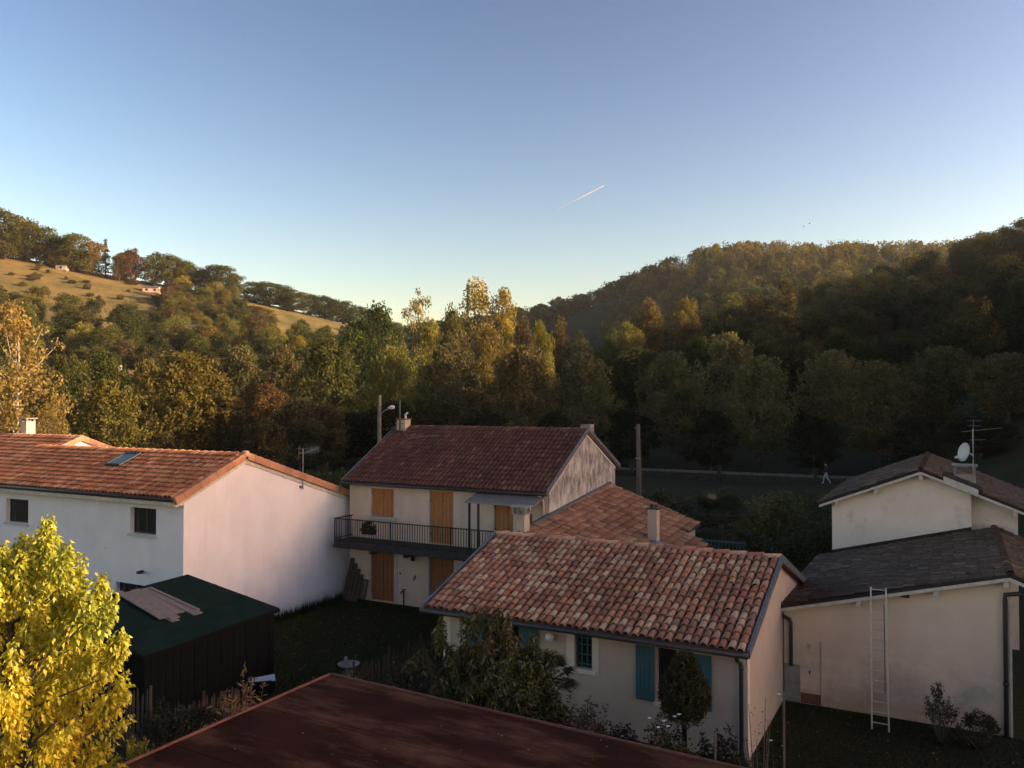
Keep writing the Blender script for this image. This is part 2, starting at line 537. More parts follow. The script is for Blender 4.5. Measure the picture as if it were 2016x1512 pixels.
class MB:
    def __init__(s):
        s.v = []
        s.f = []
        s.r = []

    def add(s, vs_, fs_, r=0.0):
        b = len(s.v)
        s.v += [tuple(float(c) for c in p) for p in vs_]
        for f in fs_:
            s.f.append(tuple(i + b for i in f))
            s.r.append(r)
        return s

    def box(s, x0, x1, y0, y1, z0, z1, r=0.0):
        return s.add([(x0, y0, z0), (x1, y0, z0), (x1, y1, z0), (x0, y1, z0), (x0, y0, z1), (x1, y0, z1), (x1, y1, z1), (x0, y1, z1)],
                     [(0, 3, 2, 1), (4, 5, 6, 7), (0, 1, 5, 4), (1, 2, 6, 5), (2, 3, 7, 6), (3, 0, 4, 7)], r)

    def obox(s, c, a, b, d, r=0.0):
        """box from centre and three half-vectors"""
        c, a, b, d = (np.array(q, float) for q in (c, a, b, d))
        P = [c + i * a + j * b + k * d for k in (-1, 1) for j in (-1, 1) for i in (-1, 1)]
        return s.add(P, [(0, 2, 3, 1), (4, 5, 7, 6), (0, 1, 5, 4), (1, 3, 7, 5), (3, 2, 6, 7), (2, 0, 4, 6)], r)

    def beam(s, p, q, w, h, up=(0, 0, 1), r=0.0):
        p, q, up = np.array(p, float), np.array(q, float), np.array(up, float)
        d = q - p
        L = np.linalg.norm(d)
        d /= L
        sd_ = np.cross(d, up)
        sd_ /= np.linalg.norm(sd_)
        u2 = np.cross(sd_, d)
        return s.obox((p + q) / 2, d * L / 2, sd_ * w / 2, u2 * h / 2, r)

    def poly(s, pts, r=0.0):
        return s.add(pts, [tuple(range(len(pts)))], r)

    def prism(s, pts, ext, r=0.0):
        n = len(pts)
        e = np.array(ext, float)
        P = [np.array(p, float) for p in pts]
        return s.add(P + [p + e for p in P], [tuple(range(n - 1, -1, -1)), tuple(range(n, 2 * n))] + [(i, (i + 1) % n, n + (i + 1) % n, n + i) for i in range(n)], r)

    def tube(s, pts, r, n=8, cap=True, rr=0.0):
        P = [np.array(p, float) for p in pts]
        R = [r] * len(P) if np.isscalar(r) else list(r)
        base = len(s.v)
        prev = None
        for i, p in enumerate(P):
            d = P[min(i + 1, len(P) - 1)] - P[max(i - 1, 0)]
            d = d / (np.linalg.norm(d) + 1e-9)
            if prev is None:
                a = np.cross(d, (0, 0, 1) if abs(d[2]) < 0.9 else (1, 0, 0))
            else:
                a = prev - d * (prev @ d)
            a = a / (np.linalg.norm(a) + 1e-9)
            prev = a
            b = np.cross(d, a)
            for k in range(n):
                an = 2 * math.pi * k / n
                s.v.append(tuple(p + R[i] * (math.cos(an) * a + math.sin(an) * b)))
        for i in range(len(P) - 1):
            for k in range(n):
                s.f.append((base + i * n + k, base + i * n + (k + 1) % n, base + (i + 1) * n + (k + 1) % n, base + (i + 1) * n + k))
                s.r.append(rr)
        if cap:
            s.f.append(tuple(base + k for k in range(n - 1, -1, -1)))
            s.f.append(tuple(base + (len(P) - 1) * n + k for k in range(n)))
            s.r += [rr, rr]
        return s

    def lathe(s, c, prof, n=16, axis=(0, 0, 1)):
        ax = np.array(axis, float)
        ax /= np.linalg.norm(ax)
        a = np.cross(ax, (0, 0, 1) if abs(ax[2]) < 0.9 else (1, 0, 0))
        a /= np.linalg.norm(a)
        b = np.cross(ax, a)
        c = np.array(c, float)
        base = len(s.v)
        for (r_, z_) in prof:
            for k in range(n):
                an = 2 * math.pi * k / n
                s.v.append(tuple(c + ax * z_ + r_ * (math.cos(an) * a + math.sin(an) * b)))
        for i in range(len(prof) - 1):
            for k in range(n):
                s.f.append((base + i * n + k, base + i * n + (k + 1) % n, base + (i + 1) * n + (k + 1) % n, base + (i + 1) * n + k))
                s.r.append(0.0)
        return s

    def build(s, name, mat, parent=None, smooth=False, rnd=False):
        o0 = org(parent)
        V = np.array(s.v, float) - np.array(o0)
        me = mesh_np(name, V, s.f, mat, smooth, {'rnd': s.r} if rnd else None)
        return link(name, me, parent)


def bm_part(name, mat, parent, fn, smooth=False):
    mb = MB()
    fn(mb)
    return mb.build(name, mat, parent, smooth)


def box_part(name, mat, parent, *b):
    return MB().box(*b).build(name, mat, parent)


def wall_holes(mb, x0, x1, z0, z1, y, holes, depth):
    """wall in the plane y facing -y with rectangular openings and their reveals (depth towards +y)"""
    xs = sorted({x0, x1, *[h[0] for h in holes], *[h[1] for h in holes]})
    zs = sorted({z0, z1, *[h[2] for h in holes], *[h[3] for h in holes]})
    for i in range(len(xs) - 1):
        for j in range(len(zs) - 1):
            mx_, mz_ = (xs[i] + xs[i + 1]) / 2, (zs[j] + zs[j + 1]) / 2
            if any(h[0] < mx_ < h[1] and h[2] < mz_ < h[3] for h in holes):
                continue
            mb.poly([(xs[i], y, zs[j]), (xs[i + 1], y, zs[j]), (xs[i + 1], y, zs[j + 1]), (xs[i], y, zs[j + 1])])
    for (a, b, c, d) in holes:
        y2 = y + depth
        mb.poly([(a, y, c), (a, y, d), (a, y2, d), (a, y2, c)])
        mb.poly([(b, y, c), (b, y2, c), (b, y2, d), (b, y, d)])
        mb.poly([(a, y, d), (b, y, d), (b, y2, d), (a, y2, d)])
        mb.poly([(a, y, c), (a, y2, c), (b, y2, c), (b, y, c)])
        mb.poly([(a, y2, c), (a, y2, d), (b, y2, d), (b, y2, c)])


# ---------------------------------------------------------------- roof tiles
TILE_CACHE = {}


def tile_mesh(key, w, L, hs, mat, seg=6, taper=0.80, th=0.018):
    """one clay cover tile: x across, y up the slope, lower end at y = 0"""
    if key in TILE_CACHE:
        return TILE_CACHE[key]
    V, F = [], []
    for (y, sc, zz) in ((0.0, 1.0, 0.022), (L, taper, -0.004)):
        for k in range(seg + 1):
            an = math.pi * k / seg
            V.append((-w / 2 * sc * math.cos(an), y, w / 2 * sc * hs * math.sin(an) + zz))
    for k in range(seg):
        F.append((k, k + 1, seg + 2 + k, seg + 1 + k))
    b = len(V)
    q = 1 - 2 * th / w
    for k in range(seg + 1):
        an = math.pi * k / seg
        V.append((-w / 2 * q * math.cos(an), 0.0, max(0, w / 2 * hs * math.sin(an) - th) + 0.022))
    for k in range(seg):
        F.append((k + 1, k, b + k, b + k + 1))
    me = mesh_np(key, np.array(V), F, mat)
    sm = np.zeros(len(F), dtype=bool)
    sm[:seg] = True
    me.polygons.foreach_set('use_smooth', sm)
    TILE_CACHE[key] = me
    return me


def lay_tiles(roof, O, ex, ey, W, L, sp, ex_len, mat, key, hs=0.85, nparts=300, skip=None, jitter=0.006, wf=0.98, bow=None):
    """rows of tiles on a sloping plane: O lower-left corner, ex across, ey up the slope"""
    O, ex, ey = np.array(O, float), np.array(ex, float), np.array(ey, float)
    ez = np.cross(ex, ey)
    nc = int(W / sp)
    nr = int(round(L / ex_len))
    sp = W / nc
    exl = L / nr
    me = tile_mesh(key, sp * wf, exl * 1.12, hs, mat)
    places = []
    for j in range(nr):
        for i in range(nc):
            x = (i + 0.5) * sp + rng.uniform(-jitter, jitter)
            y = j * exl + rng.uniform(-jitter, jitter) * 2
            if skip and skip(x, y + exl / 2):
                continue
            zz = 0.0
            if bow:
                zz = bow(x, y)
            p = O + ex * x + ey * y + ez * zz
            places.append((float(np.linalg.norm(p - np.array([0, 0, CAMH]))), p, rng.uniform(-0.025, 0.025), rng.random()))
    places.sort(key=lambda q: q[0])
    o0 = np.array(org(roof))
    B = np.stack([ex, ey, ez], 1)
    for (d, p, an, r_) in places[:nparts]:
        R = B @ np.array([[math.cos(an), -math.sin(an), 0], [math.sin(an), math.cos(an), 0], [0, 0, 1]])
        o = bpy.data.objects.new('tile', me)
        col.objects.link(o)
        o.parent = roof
        mm = Matrix.Identity(4)
        for a_ in range(3):
            for b_ in range(3):
                mm[a_][b_] = R[a_, b_]
            mm[a_][3] = p[a_] - o0[a_]
        o.matrix_basis = mm
    rest = places[nparts:]
    if rest:
        tv = np.array([v.co[:] for v in me.vertices])
        tf = np.array([tuple(f.vertices) for f in me.polygons])
        VV, FF, RR = [], [], []
        for q, (d, p, an, r_) in enumerate(rest):
            R = B @ np.array([[math.cos(an), -math.sin(an), 0], [math.sin(an), math.cos(an), 0], [0, 0, 1]])
            VV.append(tv @ R.T + (p - o0))
            FF.append(tf + q * len(tv))
            RR.append(np.full(len(tf), r_))
        m2 = mesh_np('roof_tiles', np.concatenate(VV), np.concatenate(FF), mat, True, {'rnd': np.concatenate(RR)})
        o = link('tile_field', m2, roof)
        o['kind'] = 'stuff'


def ridge_tiles(roof, p, q, r, n, mat, key, name='ridge_tile'):
    p, q = np.array(p, float), np.array(q, float)
    d = (q - p)
    L = np.linalg.norm(d)
    d /= L
    side = np.cross(d, (0, 0, 1))
    side /= np.linalg.norm(side)
    up = np.cross(side, d)
    me = tile_mesh(key, 2 * r, L / n * 1.12, 0.8, mat, 8, 0.86)
    o0 = np.array(org(roof))
    for i in range(n):
        pp = p + d * L * i / n - up * 0.0
        o = bpy.data.objects.new(name, me)
        col.objects.link(o)
        o.parent = roof
        mm = Matrix.Identity(4)
        for a_ in range(3):
            mm[a_][0], mm[a_][1], mm[a_][2] = side[a_], d[a_], up[a_]
            mm[a_][3] = pp[a_] - o0[a_]
        o.matrix_basis = mm

# ---------------------------------------------------------------- terrain
CP = []          # control points X (right), Y (forward), z


def cp(px, D, z):
    CP.append(((px - CX) / FPX * D, D, z))


# valley floor, park level
for X in (-60, -30, 0, 25):
    for Y in (-60, -25, 0, 25, 50):
        CP.append((X, Y, 0.6 if Y > 40 else 0.0))
for px, z in ((200, 1.9), (500, 1.8), (800, 1.7), (1050, 1.7), (1300, 1.7), (1550, 1.8), (1800, 2.6)):
    cp(px, 80, z)
for px, z in ((-200, 2.0), (100, 1.9), (400, 2.0), (700, 2.2), (1000, 2.4), (1200, 3.2), (1350, 5.0), (1600, 6.0), (1850, 8.0)):
    cp(px, 110, z)
# left hill
for px, z in ((-500, 14), (-200, 4), (100, 2.2), (300, 4), (500, 5), (700, 4), (850, 4)):
    cp(px, 170, z)
for px, z in ((-500, 34), (-200, 28), (0, 27), (150, 24), (300, 22), (500, 21), (700, 17), (850, 11)):
    cp(px, 235, z)
for px, D, z in ((-500, 330, 74), (-250, 330, 72), (0, 330, 66.5), (100, 335, 63.5), (200, 340, 60), (350, 350, 56.5), (450, 360, 54), (560, 370, 50), (640, 385, 47), (700, 400, 44)):
    cp(px, D, z)
for px, D, z in ((-500, 450, 80), (0, 450, 70), (300, 470, 60), (560, 480, 50), (750, 520, 45)):
    cp(px, D, z)
# valley head and distant hill
for px, D, z in ((850, 300, 14), (950, 200, 6), (1000, 300, 15), (1100, 220, 10), (950, 420, 34), (1100, 420, 38), (850, 650, 58), (1000, 640, 64), (1100, 640, 63), (1200, 640, 66), (900, 900, 70), (1200, 900, 70)):
    cp(px, D, z)
# near ridge on the right
for px, D, z in ((1230, 150, 8), (1300, 150, 12.5), (1440, 160, 16.0), (1600, 170, 20), (1740, 180, 26), (1850, 185, 31), (1950, 190, 36), (2100, 190, 45), (2400, 190, 55)):
    cp(px, D, z)
for px, D, z in ((1300, 240, 14), (1450, 240, 20), (1650, 250, 28), (1850, 260, 38), (2100, 280, 55)):
    cp(px, D, z)
# far hill on the right
for px, D, z in ((1180, 430, 40), (1230, 440, 60), (1300, 450, 75), (1400, 465, 87), (1500, 480, 91), (1600, 480, 90), (1700, 480, 91), (1850, 480, 90), (2050, 480, 92)):
    cp(px, D, z)
for px, D, z in ((1300, 350, 36), (1450, 350, 46), (1650, 360, 56), (1850, 370, 62)):
    cp(px, D, z)
for px, D, z in ((1300, 650, 70), (1600, 700, 84), (1900, 700, 90)):
    cp(px, D, z)
# slope carried on unseen beyond the right edge, heights shaped to shade the village
for X, Y, z in ((60, -90, 0), (60, -40, 0.5), (60, -18, 2.0), (60, -6, 3.8), (60, 4, 7.3), (60, 11, 11.0), (60, 19, 13.6), (60, 27, 14.2), (60, 52, 15.0), (60, 80, 17.5), (45, 70, 7), (36, 40, 1.5), (36, 10, 1.0),
                (110, -90, 1), (110, -40, 2), (110, -10, 6), (110, 35, 15), (110, 90, 24), (170, 0, 12), (170, 60, 22), (170, -60, 3), (170, 120, 36)):
    CP.append((X, Y, z))
for X, Y, z in ((-300, 0, 0), (-300, -200, 0), (0, -300, 0), (300, -200, 0), (-120, 60, 0.5), (-150, 110, 2), (-100, -60, 0), (0, -120, 0)):
    CP.append((X, Y, z))
CPA = np.array(CP, float)
_d = np.sqrt(((CPA[:, None, :2] - CPA[None, :, :2]) ** 2).sum(-1))
_A = np.sqrt(_d ** 2 + 8.0 ** 2)
_n = len(CPA)
_S = np.zeros((_n + 1, _n + 1))
_S[:_n, :_n] = -_A + np.eye(_n) * 2.0
_S[:_n, _n] = 1
_S[_n, :_n] = 1
_W = np.linalg.solve(_S, np.concatenate([CPA[:, 2], [0]]))


def sstep(x, a, b):
    t_ = np.clip((x - a) / (b - a), 0, 1)
    return t_ * t_ * (3 - 2 * t_)


def HXY(X, Y):
    X, Y = np.atleast_1d(np.asarray(X, float)), np.atleast_1d(np.asarray(Y, float))
    d = np.sqrt((X[:, None] - CPA[None, :, 0]) ** 2 + (Y[:, None] - CPA[None, :, 1]) ** 2 + 64.0)
    z = -d @ _W[:_n] + _W[_n]
    v = X * math.sin(YAW) + Y * math.cos(YAW)
    w = np.maximum(sstep(v, 40, 68), sstep(X, 20, 42))
    fade = 1 - sstep(np.hypot(X, Y), 1000, 1600)
    return np.maximum(z, -0.5) * w * fade


def ground_z(x, y):
    X = x * RIGHT[0] + y * RIGHT[1]
    Y = x * FWD[0] + y * FWD[1]
    return float(HXY([X], [Y])[0])


def axis_pts(lo, hi, a, b, fine, grow):
    p = list(np.arange(a, b + 1e-6, fine))
    s_ = fine
    while p[-1] < hi:
        s_ *= grow
        p.append(min(p[-1] + s_, hi))
    s_ = fine
    while p[0] > lo:
        s_ *= grow
        p.insert(0, max(p[0] - s_, lo))
    return np.array(p)


gx = axis_pts(-5000, 5000, -150, 150, 3.0, 1.12)
gy = axis_pts(-3000, 7000, -40, 400, 3.0, 1.12)
GX, GY = np.meshgrid(gx, gy)
GZ = HXY(GX.ravel(), GY.ravel())
GV = GX.ravel()[:, None] * RIGHT + GY.ravel()[:, None] * FWD + np.stack([np.zeros_like(GZ), np.zeros_like(GZ), GZ], 1)
nx, ny = len(gx), len(gy)
ii, jj = np.meshgrid(np.arange(nx - 1), np.arange(ny - 1))
q0 = (jj * nx + ii).ravel()
GF = np.stack([q0, q0 + 1, q0 + nx + 1, q0 + nx], 1)
gnd = link('ground', mesh_np('ground', GV, GF, 'ground', True))
gnd['kind'] = 'structure'

# ---------------------------------------------------------------- foliage makers


def leaf_faces(C, size, dirs=None, aspect=0.55, fold=0.0, rs=None, droop=None):
    """diamond leaves: C centres (n,3), size (n,)"""
    rs = rs or NR
    n = len(C)
    if dirs is None:
        d = rs.normal(size=(n, 3))
    else:
        d = dirs + rs.normal(size=(n, 3)) * 0.35
    d /= np.linalg.norm(d, axis=1)[:, None] + 1e-9
    a = rs.normal(size=(n, 3))
    s_ = np.cross(d, a)
    s_ /= np.linalg.norm(s_, axis=1)[:, None] + 1e-9
    L = size[:, None]
    nrm = np.cross(d, s_)
    p0 = C - d * L * 0.5
    p2 = C + d * L * 0.5
    p1 = C + s_ * L * aspect * 0.5 - d * L * 0.08 + nrm * L * fold
    p3 = C - s_ * L * aspect * 0.5 - d * L * 0.08 + nrm * L * fold
    V = np.stack([p0, p1, p2, p3], 1).reshape(-1, 3)
    F = np.arange(n * 4).reshape(n, 4)
    if fold:
        idx = np.arange(n) * 4
        F = np.concatenate([np.stack([idx, idx + 1, idx + 2], 1), np.stack([idx, idx + 2, idx + 3], 1)])
    return V, F


def crown_points(seed, h0, h1, rf, ncl, nlf, rc, flat=0.8, inner=0.15, spikes=0, spike_len=1.0, lean=0.0):
    """leaf centres gathered in clumps through a crown whose radius at relative height t is rf(t)"""
    rs = np.random.default_rng(seed)
    H = h1 - h0
    cc, cr = [], []
    while len(cc) < ncl:
        t_ = rs.random()
        R = rf(t_)
        if rs.random() > (R / 6.0 + 0.25):
            continue
        an = rs.random() * 2 * math.pi
        k = math.sqrt(rs.uniform(0.25, 1.0))
        wob = 1 + 0.2 * math.sin(2 * an + seed) + 0.15 * math.sin(5 * an + 2 * seed + 5 * t_)
        r_ = max(0.05, R * wob - rc * 0.55) * k
        cc.append((r_ * math.cos(an) + lean * t_, r_ * math.sin(an), h0 + H * t_))
        cr.append(rc * rs.uniform(0.4, 1.3))
    cc, cr = np.array(cc), np.array(cr)
    w = cr ** 2
    w /= w.sum()
    cnt = rs.multinomial(int(nlf * (1 - inner)), w)
    P, tone = [], []
    for i in range(ncl):
        m_ = cnt[i]
        d = rs.normal(size=(m_, 3))
        d /= np.linalg.norm(d, axis=1)[:, None] + 1e-9
        d *= (rs.random((m_, 1)) ** 0.45) * cr[i]
        d[:, 2] *= flat
        P.append(cc[i] + d)
        tone.append(np.full(m_, rs.random()))
    m_ = int(nlf * inner)
    t_ = rs.random(m_)
    an = rs.random(m_) * 2 * math.pi
    R = np.array([rf(q) for q in t_]) * 0.75 * np.sqrt(rs.random(m_))
    P.append(np.stack([R * np.cos(an) + lean * t_, R * np.sin(an), h0 + H * t_], 1))
    tone.append(rs.random(m_))
    for _ in range(spikes):
        t0 = rs.uniform(0.35, 0.97)
        an0 = rs.random() * 2 * math.pi
        R0 = rf(t0) * rs.uniform(0.45, 0.98)
        base = np.array([R0 * math.cos(an0), R0 * math.sin(an0), h0 + H * t0])
        m_ = max(6, int(nlf * 0.0022))
        k = rs.random(m_)
        d = np.array([math.cos(an0) * 0.28, math.sin(an0) * 0.28, 1.0])
        P.append(base + k[:, None] * d * spike_len + rs.normal(size=(m_, 3)) * 0.13 * spike_len)
        tone.append(np.full(m_, rs.random()))
    return np.concatenate(P), np.concatenate(tone), cc, rs


def crown_mesh(name, seed, h0, h1, rf, ncl, nlf, leaf, rc, mat='leaf', aspect=0.7, tone_amt=1.0, fold=0.0, **kw):
    P, tone, cc, rs = crown_points(seed, h0, h1, rf, ncl, nlf, rc, **kw)
    size = leaf * rs.uniform(0.6, 1.35, len(P))
    V, F = leaf_faces(P, size, aspect=aspect, fold=fold, rs=rs)
    r_ = np.clip(rs.random(len(P)) * 0.7 + tone * 0.3, 0, 1)
    tn = np.clip(tone * tone_amt * 0.7 + rs.random(len(P)) * 0.3 * tone_amt, 0, 1)
    if fold:
        r_, tn = np.concatenate([r_, r_]), np.concatenate([tn, tn])
    return mesh_np(name, V, F, mat, False, {'rnd': r_, 'tone': tn}), cc


def trunk_mesh(name, seed, h, r0, cc, nlimb, mat='bark', top=0.75, r1=0.25, nseg=7):
    rs = np.random.default_rng(seed + 99)
    mb = MB()
    pts, rad = [], []
    for i in range(6):
        k = i / 5
        pts.append((rs.normal() * 0.05 * h * 0.1 * k * 3, rs.normal() * 0.05 * h * 0.1 * k * 3, -0.4 + (h * top + 0.4) * k))
        rad.append(r0 * (1.25 if i == 0 else 1) * (1 - k * (1 - r1)))
    mb.tube(pts, rad, nseg)
    if len(cc):
        order = rs.permutation(len(cc))[:nlimb]
        for i in order:
            c = cc[i]
            zb = min(max(c[2] - rs.uniform(0.12, 0.3) * h, h * 0.18), h * top * 0.95)
            k = (zb + 0.4) / (h * top + 0.4)
            b = np.array([pts[0][0] * 0, 0, zb])
            b[:2] = np.array(pts[min(5, int(k * 5 + 0.5))][:2])
            mid = (b + c) / 2 + np.array([0, 0, -0.06 * h * rs.random()])
            rr = r0 * 0.42 * (1 - 0.55 * k)
            mb.tube([b, mid, c], [rr, rr * 0.65, rr * 0.25], 5)
    me = mesh_np(name, np.array(mb.v), mb.f, mat, True)
    return me


PROTO = {}


def proto(key, h, seed, h0, rf, ncl, nlf, leaf, rc, r0, nlimb, bark='bark', top=0.75, mat='leaf', **kw):
    cm, cc = crown_mesh('crown_' + key, seed, h0, h, rf, ncl, nlf, leaf, rc, mat, **kw)
    tm = trunk_mesh('trunk_' + key, seed, h, r0, cc, nlimb, bark, top)
    PROTO[key] = (cm, tm, h, max(rf(q / 20) for q in range(21)))


def egg(R, p=0.38, top=0.04):
    """crown profile widest at relative height p"""
    def f(t_):
        if t_ < p:
            return R * (0.45 + 0.55 * math.sin(t_ / p * math.pi / 2))
        k = (t_ - p) / (1 - p)
        return R * max(top, math.sqrt(max(0.0, 1 - k ** 1.9)))
    return f


def cone(R, base=0.1):
    return lambda t_: R * (1 - t_) * (0.75 + 0.25 * math.sin(t_ * 40)) + 0.12


for k in range(3):
    proto(f'plane{k}', 11.0, 11 + k, 1.6, egg(4.3, 0.36), 90, 9500, 0.30, 1.0, 0.24, 12, spikes=75, spike_len=0.9, top=0.5, tone_amt=0.7)
for k in range(4):
    proto(f'round{k}', 12.0, 31 + k, 0.9, egg(5.0 - 0.5 * (k % 2), 0.45, 0.2), 66, 9000, 0.36, 1.45, 0.28, 14)
for k in range(3):
    proto(f'tall{k}', 18.0, 51 + k, 4.0, egg(4.4, 0.55, 0.25), 46, 5200, 0.36, 1.35, 0.30, 26, top=0.9, inner=0.06, tone_amt=1.0)
proto('birch0', 12.0, 71, 1.0, egg(3.4, 0.45, 0.2), 75, 8500, 0.22, 0.95, 0.16, 26, bark='pale_bark', top=0.92, inner=0.08)
proto('poplar0', 16.0, 81, 1.2, egg(2.2, 0.3), 70, 5500, 0.32, 0.8, 0.22, 8, spikes=30, spike_len=1.2)
for k in range(2):
    proto(f'conifer{k}', 14.0, 91 + k, 1.4, cone(3.4), 70, 5500, 0.34, 0.75, 0.24, 12, top=0.97, flat=0.35, aspect=0.35)
for k in range(3):
    proto(f'bush{k}', 3.2, 101 + k, 0.2, egg(2.1, 0.45, 0.3), 30, 2600, 0.24, 0.7, 0.07, 8)
for k in range(4):
    cm, cc = crown_mesh(f'far{k}', 121 + k, 1.0, 11.5, egg(4.6, 0.5, 0.25), 36, 1900, 0.75, 1.5)
    PROTO[f'far{k}'] = (cm, None, 11.5, 4.6)

DARK = (0.058, 0.068, 0.026)
GREEN = (0.074, 0.090, 0.028)
OLIVE = (0.112, 0.112, 0.036)
YELLOWG = (0.19, 0.18, 0.045)
GOLD = (0.225, 0.19, 0.055)
PALE = (0.34, 0.27, 0.09)
BROWN = (0.108, 0.088, 0.04)
RUST = (0.115, 0.082, 0.038)
SHADE = (0.105, 0.094, 0.044)


def vary(c, a=0.18):
    k = 1 + rng.uniform(-a, a)
    return (c[0] * k * (1 + rng.uniform(-a, a) * 0.5), c[1] * k, c[2] * k * (1 + rng.uniform(-a, a) * 0.5), 1.0)


def tree(key, x, y, h, r, c, name, label, group=None, cat='tree', zoff=0.0, far=False, z=None):
    cm, tm, ph, pr = PROTO[key]
    z0 = ground_z(x, y) if z is None else z
    sx, sz = r / pr, h / ph
    if far or tm is None:
        o = link(name, cm)
        o.location = (x, y, z0 + zoff - 0.6)
        o.scale = (sx, sx, sz)
        o.rotation_euler = (0, 0, rng.uniform(0, 6.28))
        o.color = vary(c)
        return tag(o, label, cat, group)
    e = bpy.data.objects.new(name, None)
    col.objects.link(e)
    e.location = (x, y, z0 + zoff)
    e.scale = (sx, sx, sz)
    e.rotation_euler = (0, 0, rng.uniform(0, 6.28))
    tag(e, label, cat, group)
    t_ = link('trunk', tm, e)
    o = link('crown', cm, e)
    o.color = vary(c)
    return e


def tree_px(key, px, top, D, wpx, c, name, label, group=None, cat='tree', hmin=2.0, far=False):
    """a tree standing on the ground at distance D whose crown reaches image row top, wpx wide in the photograph"""
    X = (px - CX) / FPX * D
    x, y = camxy(X, D)
    z0 = ground_z(x, y)
    zt = CAMH + (790 - top) / FPX * D
    h = max(hmin, zt - z0)
    return tree(key, x, y, h, wpx / FPX * D / 2, c, name, label, group, cat, far=far)


def pick(*a):
    return rng.choice(a)

# ================================================================ WHITE HOUSE
WU, WV0, WV1 = -23.24, 19.8, 29.2
wh = thing('white_house', 'white rendered house with orange tiled roof and a blank gable wall', 'house', (WU, WV0, 0))
holes = [(-33.42, -31.96, 3.60, 4.53), (-25.98, -24.62, 3.70, 4.63), (-26.73, -24.9, 0.7, 1.90), (-29.6, -28.38, 0.7, 1.87)]
mb = MB()
wall_holes(mb, -35.5, WU, 0, 5.05, WV0, holes, 0.24)
gp = [(WV0, 0), (WV0, 5.05), (22.55, 6.27), (WV1, 4.05), (WV1, 0)]
mb.poly([(WU, a, b) for a, b in reversed(gp)])
mb.poly([(-35.5, a, b) for a, b in gp])
mb.poly([(-35.5, WV1, 0), (-35.5, WV1, 4.05), (WU, WV1, 4.05), (WU, WV1, 0)])
mb.build('wall', 'white_render', wh)


def window(parent, a, b, c, d, y, mull=False, glass='window_glass', frame='window_frame', inset=0.17, fw=0.05):
    w_ = MB()
    yf = y + inset
    w_.box(a + 0.002, a + fw, yf, yf + 0.05, c + 0.002, d - 0.002).box(b - fw, b - 0.002, yf, yf + 0.05, c + 0.002, d - 0.002)
    w_.box(a + fw, b - fw, yf, yf + 0.05, d - fw, d - 0.002).box(a + fw, b - fw, yf, yf + 0.05, c + 0.002, c + fw)
    if mull:
        m_ = (a + b) / 2
        w_.box(m_ - 0.04, m_ + 0.04, yf - 0.003, yf + 0.047, c + fw, d - fw)
    wo = w_.build('window', frame, parent)
    box_part('pane', glass, wo, a + fw, b - fw, yf + 0.02, yf + 0.03, c + fw, d - fw)
    return wo


for i, h in enumerate(holes):
    window(wh, *h, WV0, mull=(i in (1, 2)))
for (a, b, c, d) in holes[:2]:
    bm_part('sill', 'sill_stone', wh, lambda m_: m_.prism([(a - 0.06, WV0 - 0.07, c - 0.09), (a - 0.06, WV0 + 0.22, c - 0.09), (a - 0.06, WV0 + 0.22, c + 0.012), (a - 0.06, WV0 - 0.07, c - 0.02)], (b - a + 0.12, 0, 0)))
# boxed white eave, gutter
box_part('eave_board', 'white_wood', wh, -35.7, WU - 0.002, 19.42, WV0 - 0.003, 4.84, 5.06)
mb = MB()
mb.tube([(-35.75, 19.36, 5.07), (WU - 0.05, 19.36, 5.07)], 0.075, 8)
mb.build('gutter', 'dark_gutter', wh, True)
# roof
RW0, RW1 = -35.65, WU + 0.06
mb = MB()
mb.prism([(RW0, 19.40, 5.11), (RW0, 22.55, 6.44), (RW0, 29.3, 4.20), (RW0, 29.3, 4.05), (RW0, 22.55, 6.28), (RW0, 19.40, 4.97)], (RW1 - RW0, 0, 0))
wroof = mb.build('roof', 'clay_deck', wh)
e = np.array([0, 22.55 - 19.40, 6.44 - 5.11])
LW = np.linalg.norm(e)
e /= LW


def skyl(x, y):
    uu = RW0 + x
    return -29.15 < uu < -28.25 and 1.85 < y < 2.95


lay_tiles(wroof, (RW0, 19.36, 5.10), (1, 0, 0), e, RW1 - RW0 - 0.1, LW - 0.02, 0.215, 0.30, 'orange_tile', 'tile_orange', hs=1.0, skip=skyl)
e2 = np.array([0, 22.55 - 29.3, 6.44 - 4.20])
L2 = np.linalg.norm(e2)
e2 /= L2
lay_tiles(wroof, (RW1 - 0.1, 29.35, 4.19), (-1, 0, 0), e2, RW1 - RW0 - 0.1, L2 - 0.02, 0.215, 0.40, 'orange_tile', 'tile_orange_b', hs=0.62, nparts=0)
ridge_tiles(wroof, (RW1, 22.55, 6.41), (RW0, 22.55, 6.41), 0.11, 30, 'verge_clay', 'ridge_orange')
# verge tiles along both rakes of the gable
for (p, q, n) in (((19.36, 5.10), (22.55, 6.46), 9), ((29.34, 4.20), (22.55, 6.46), 17)):
    p_, q_ = np.array(p), np.array(q)
    for i in range(n):
        a = p_ + (q_ - p_) * (i - 0.04) / n
        b = p_ + (q_ - p_) * (i + 1.0) / n
        m_ = MB()
        nn = np.array([-(q_ - p_)[1], (q_ - p_)[0]])
        nn = nn / np.linalg.norm(nn) * (1 if nn[1] > 0 else -1)
        lo = -0.20
        k0, k1 = 0.07, 0.05
        pr = [(RW1 - 0.1, a[0] + nn[0] * lo, a[1] + nn[1] * lo), (RW1 - 0.1, a[0] + nn[0] * k0, a[1] + nn[1] * k0), (RW1 - 0.1, b[0] + nn[0] * k1, b[1] + nn[1] * k1), (RW1 - 0.1, b[0] + nn[0] * lo, b[1] + nn[1] * lo)]
        m_.prism(pr, (0.17 + 0.012 * (i % 2), 0, 0))
        m_.build('verge_tile', 'verge_clay', wroof)
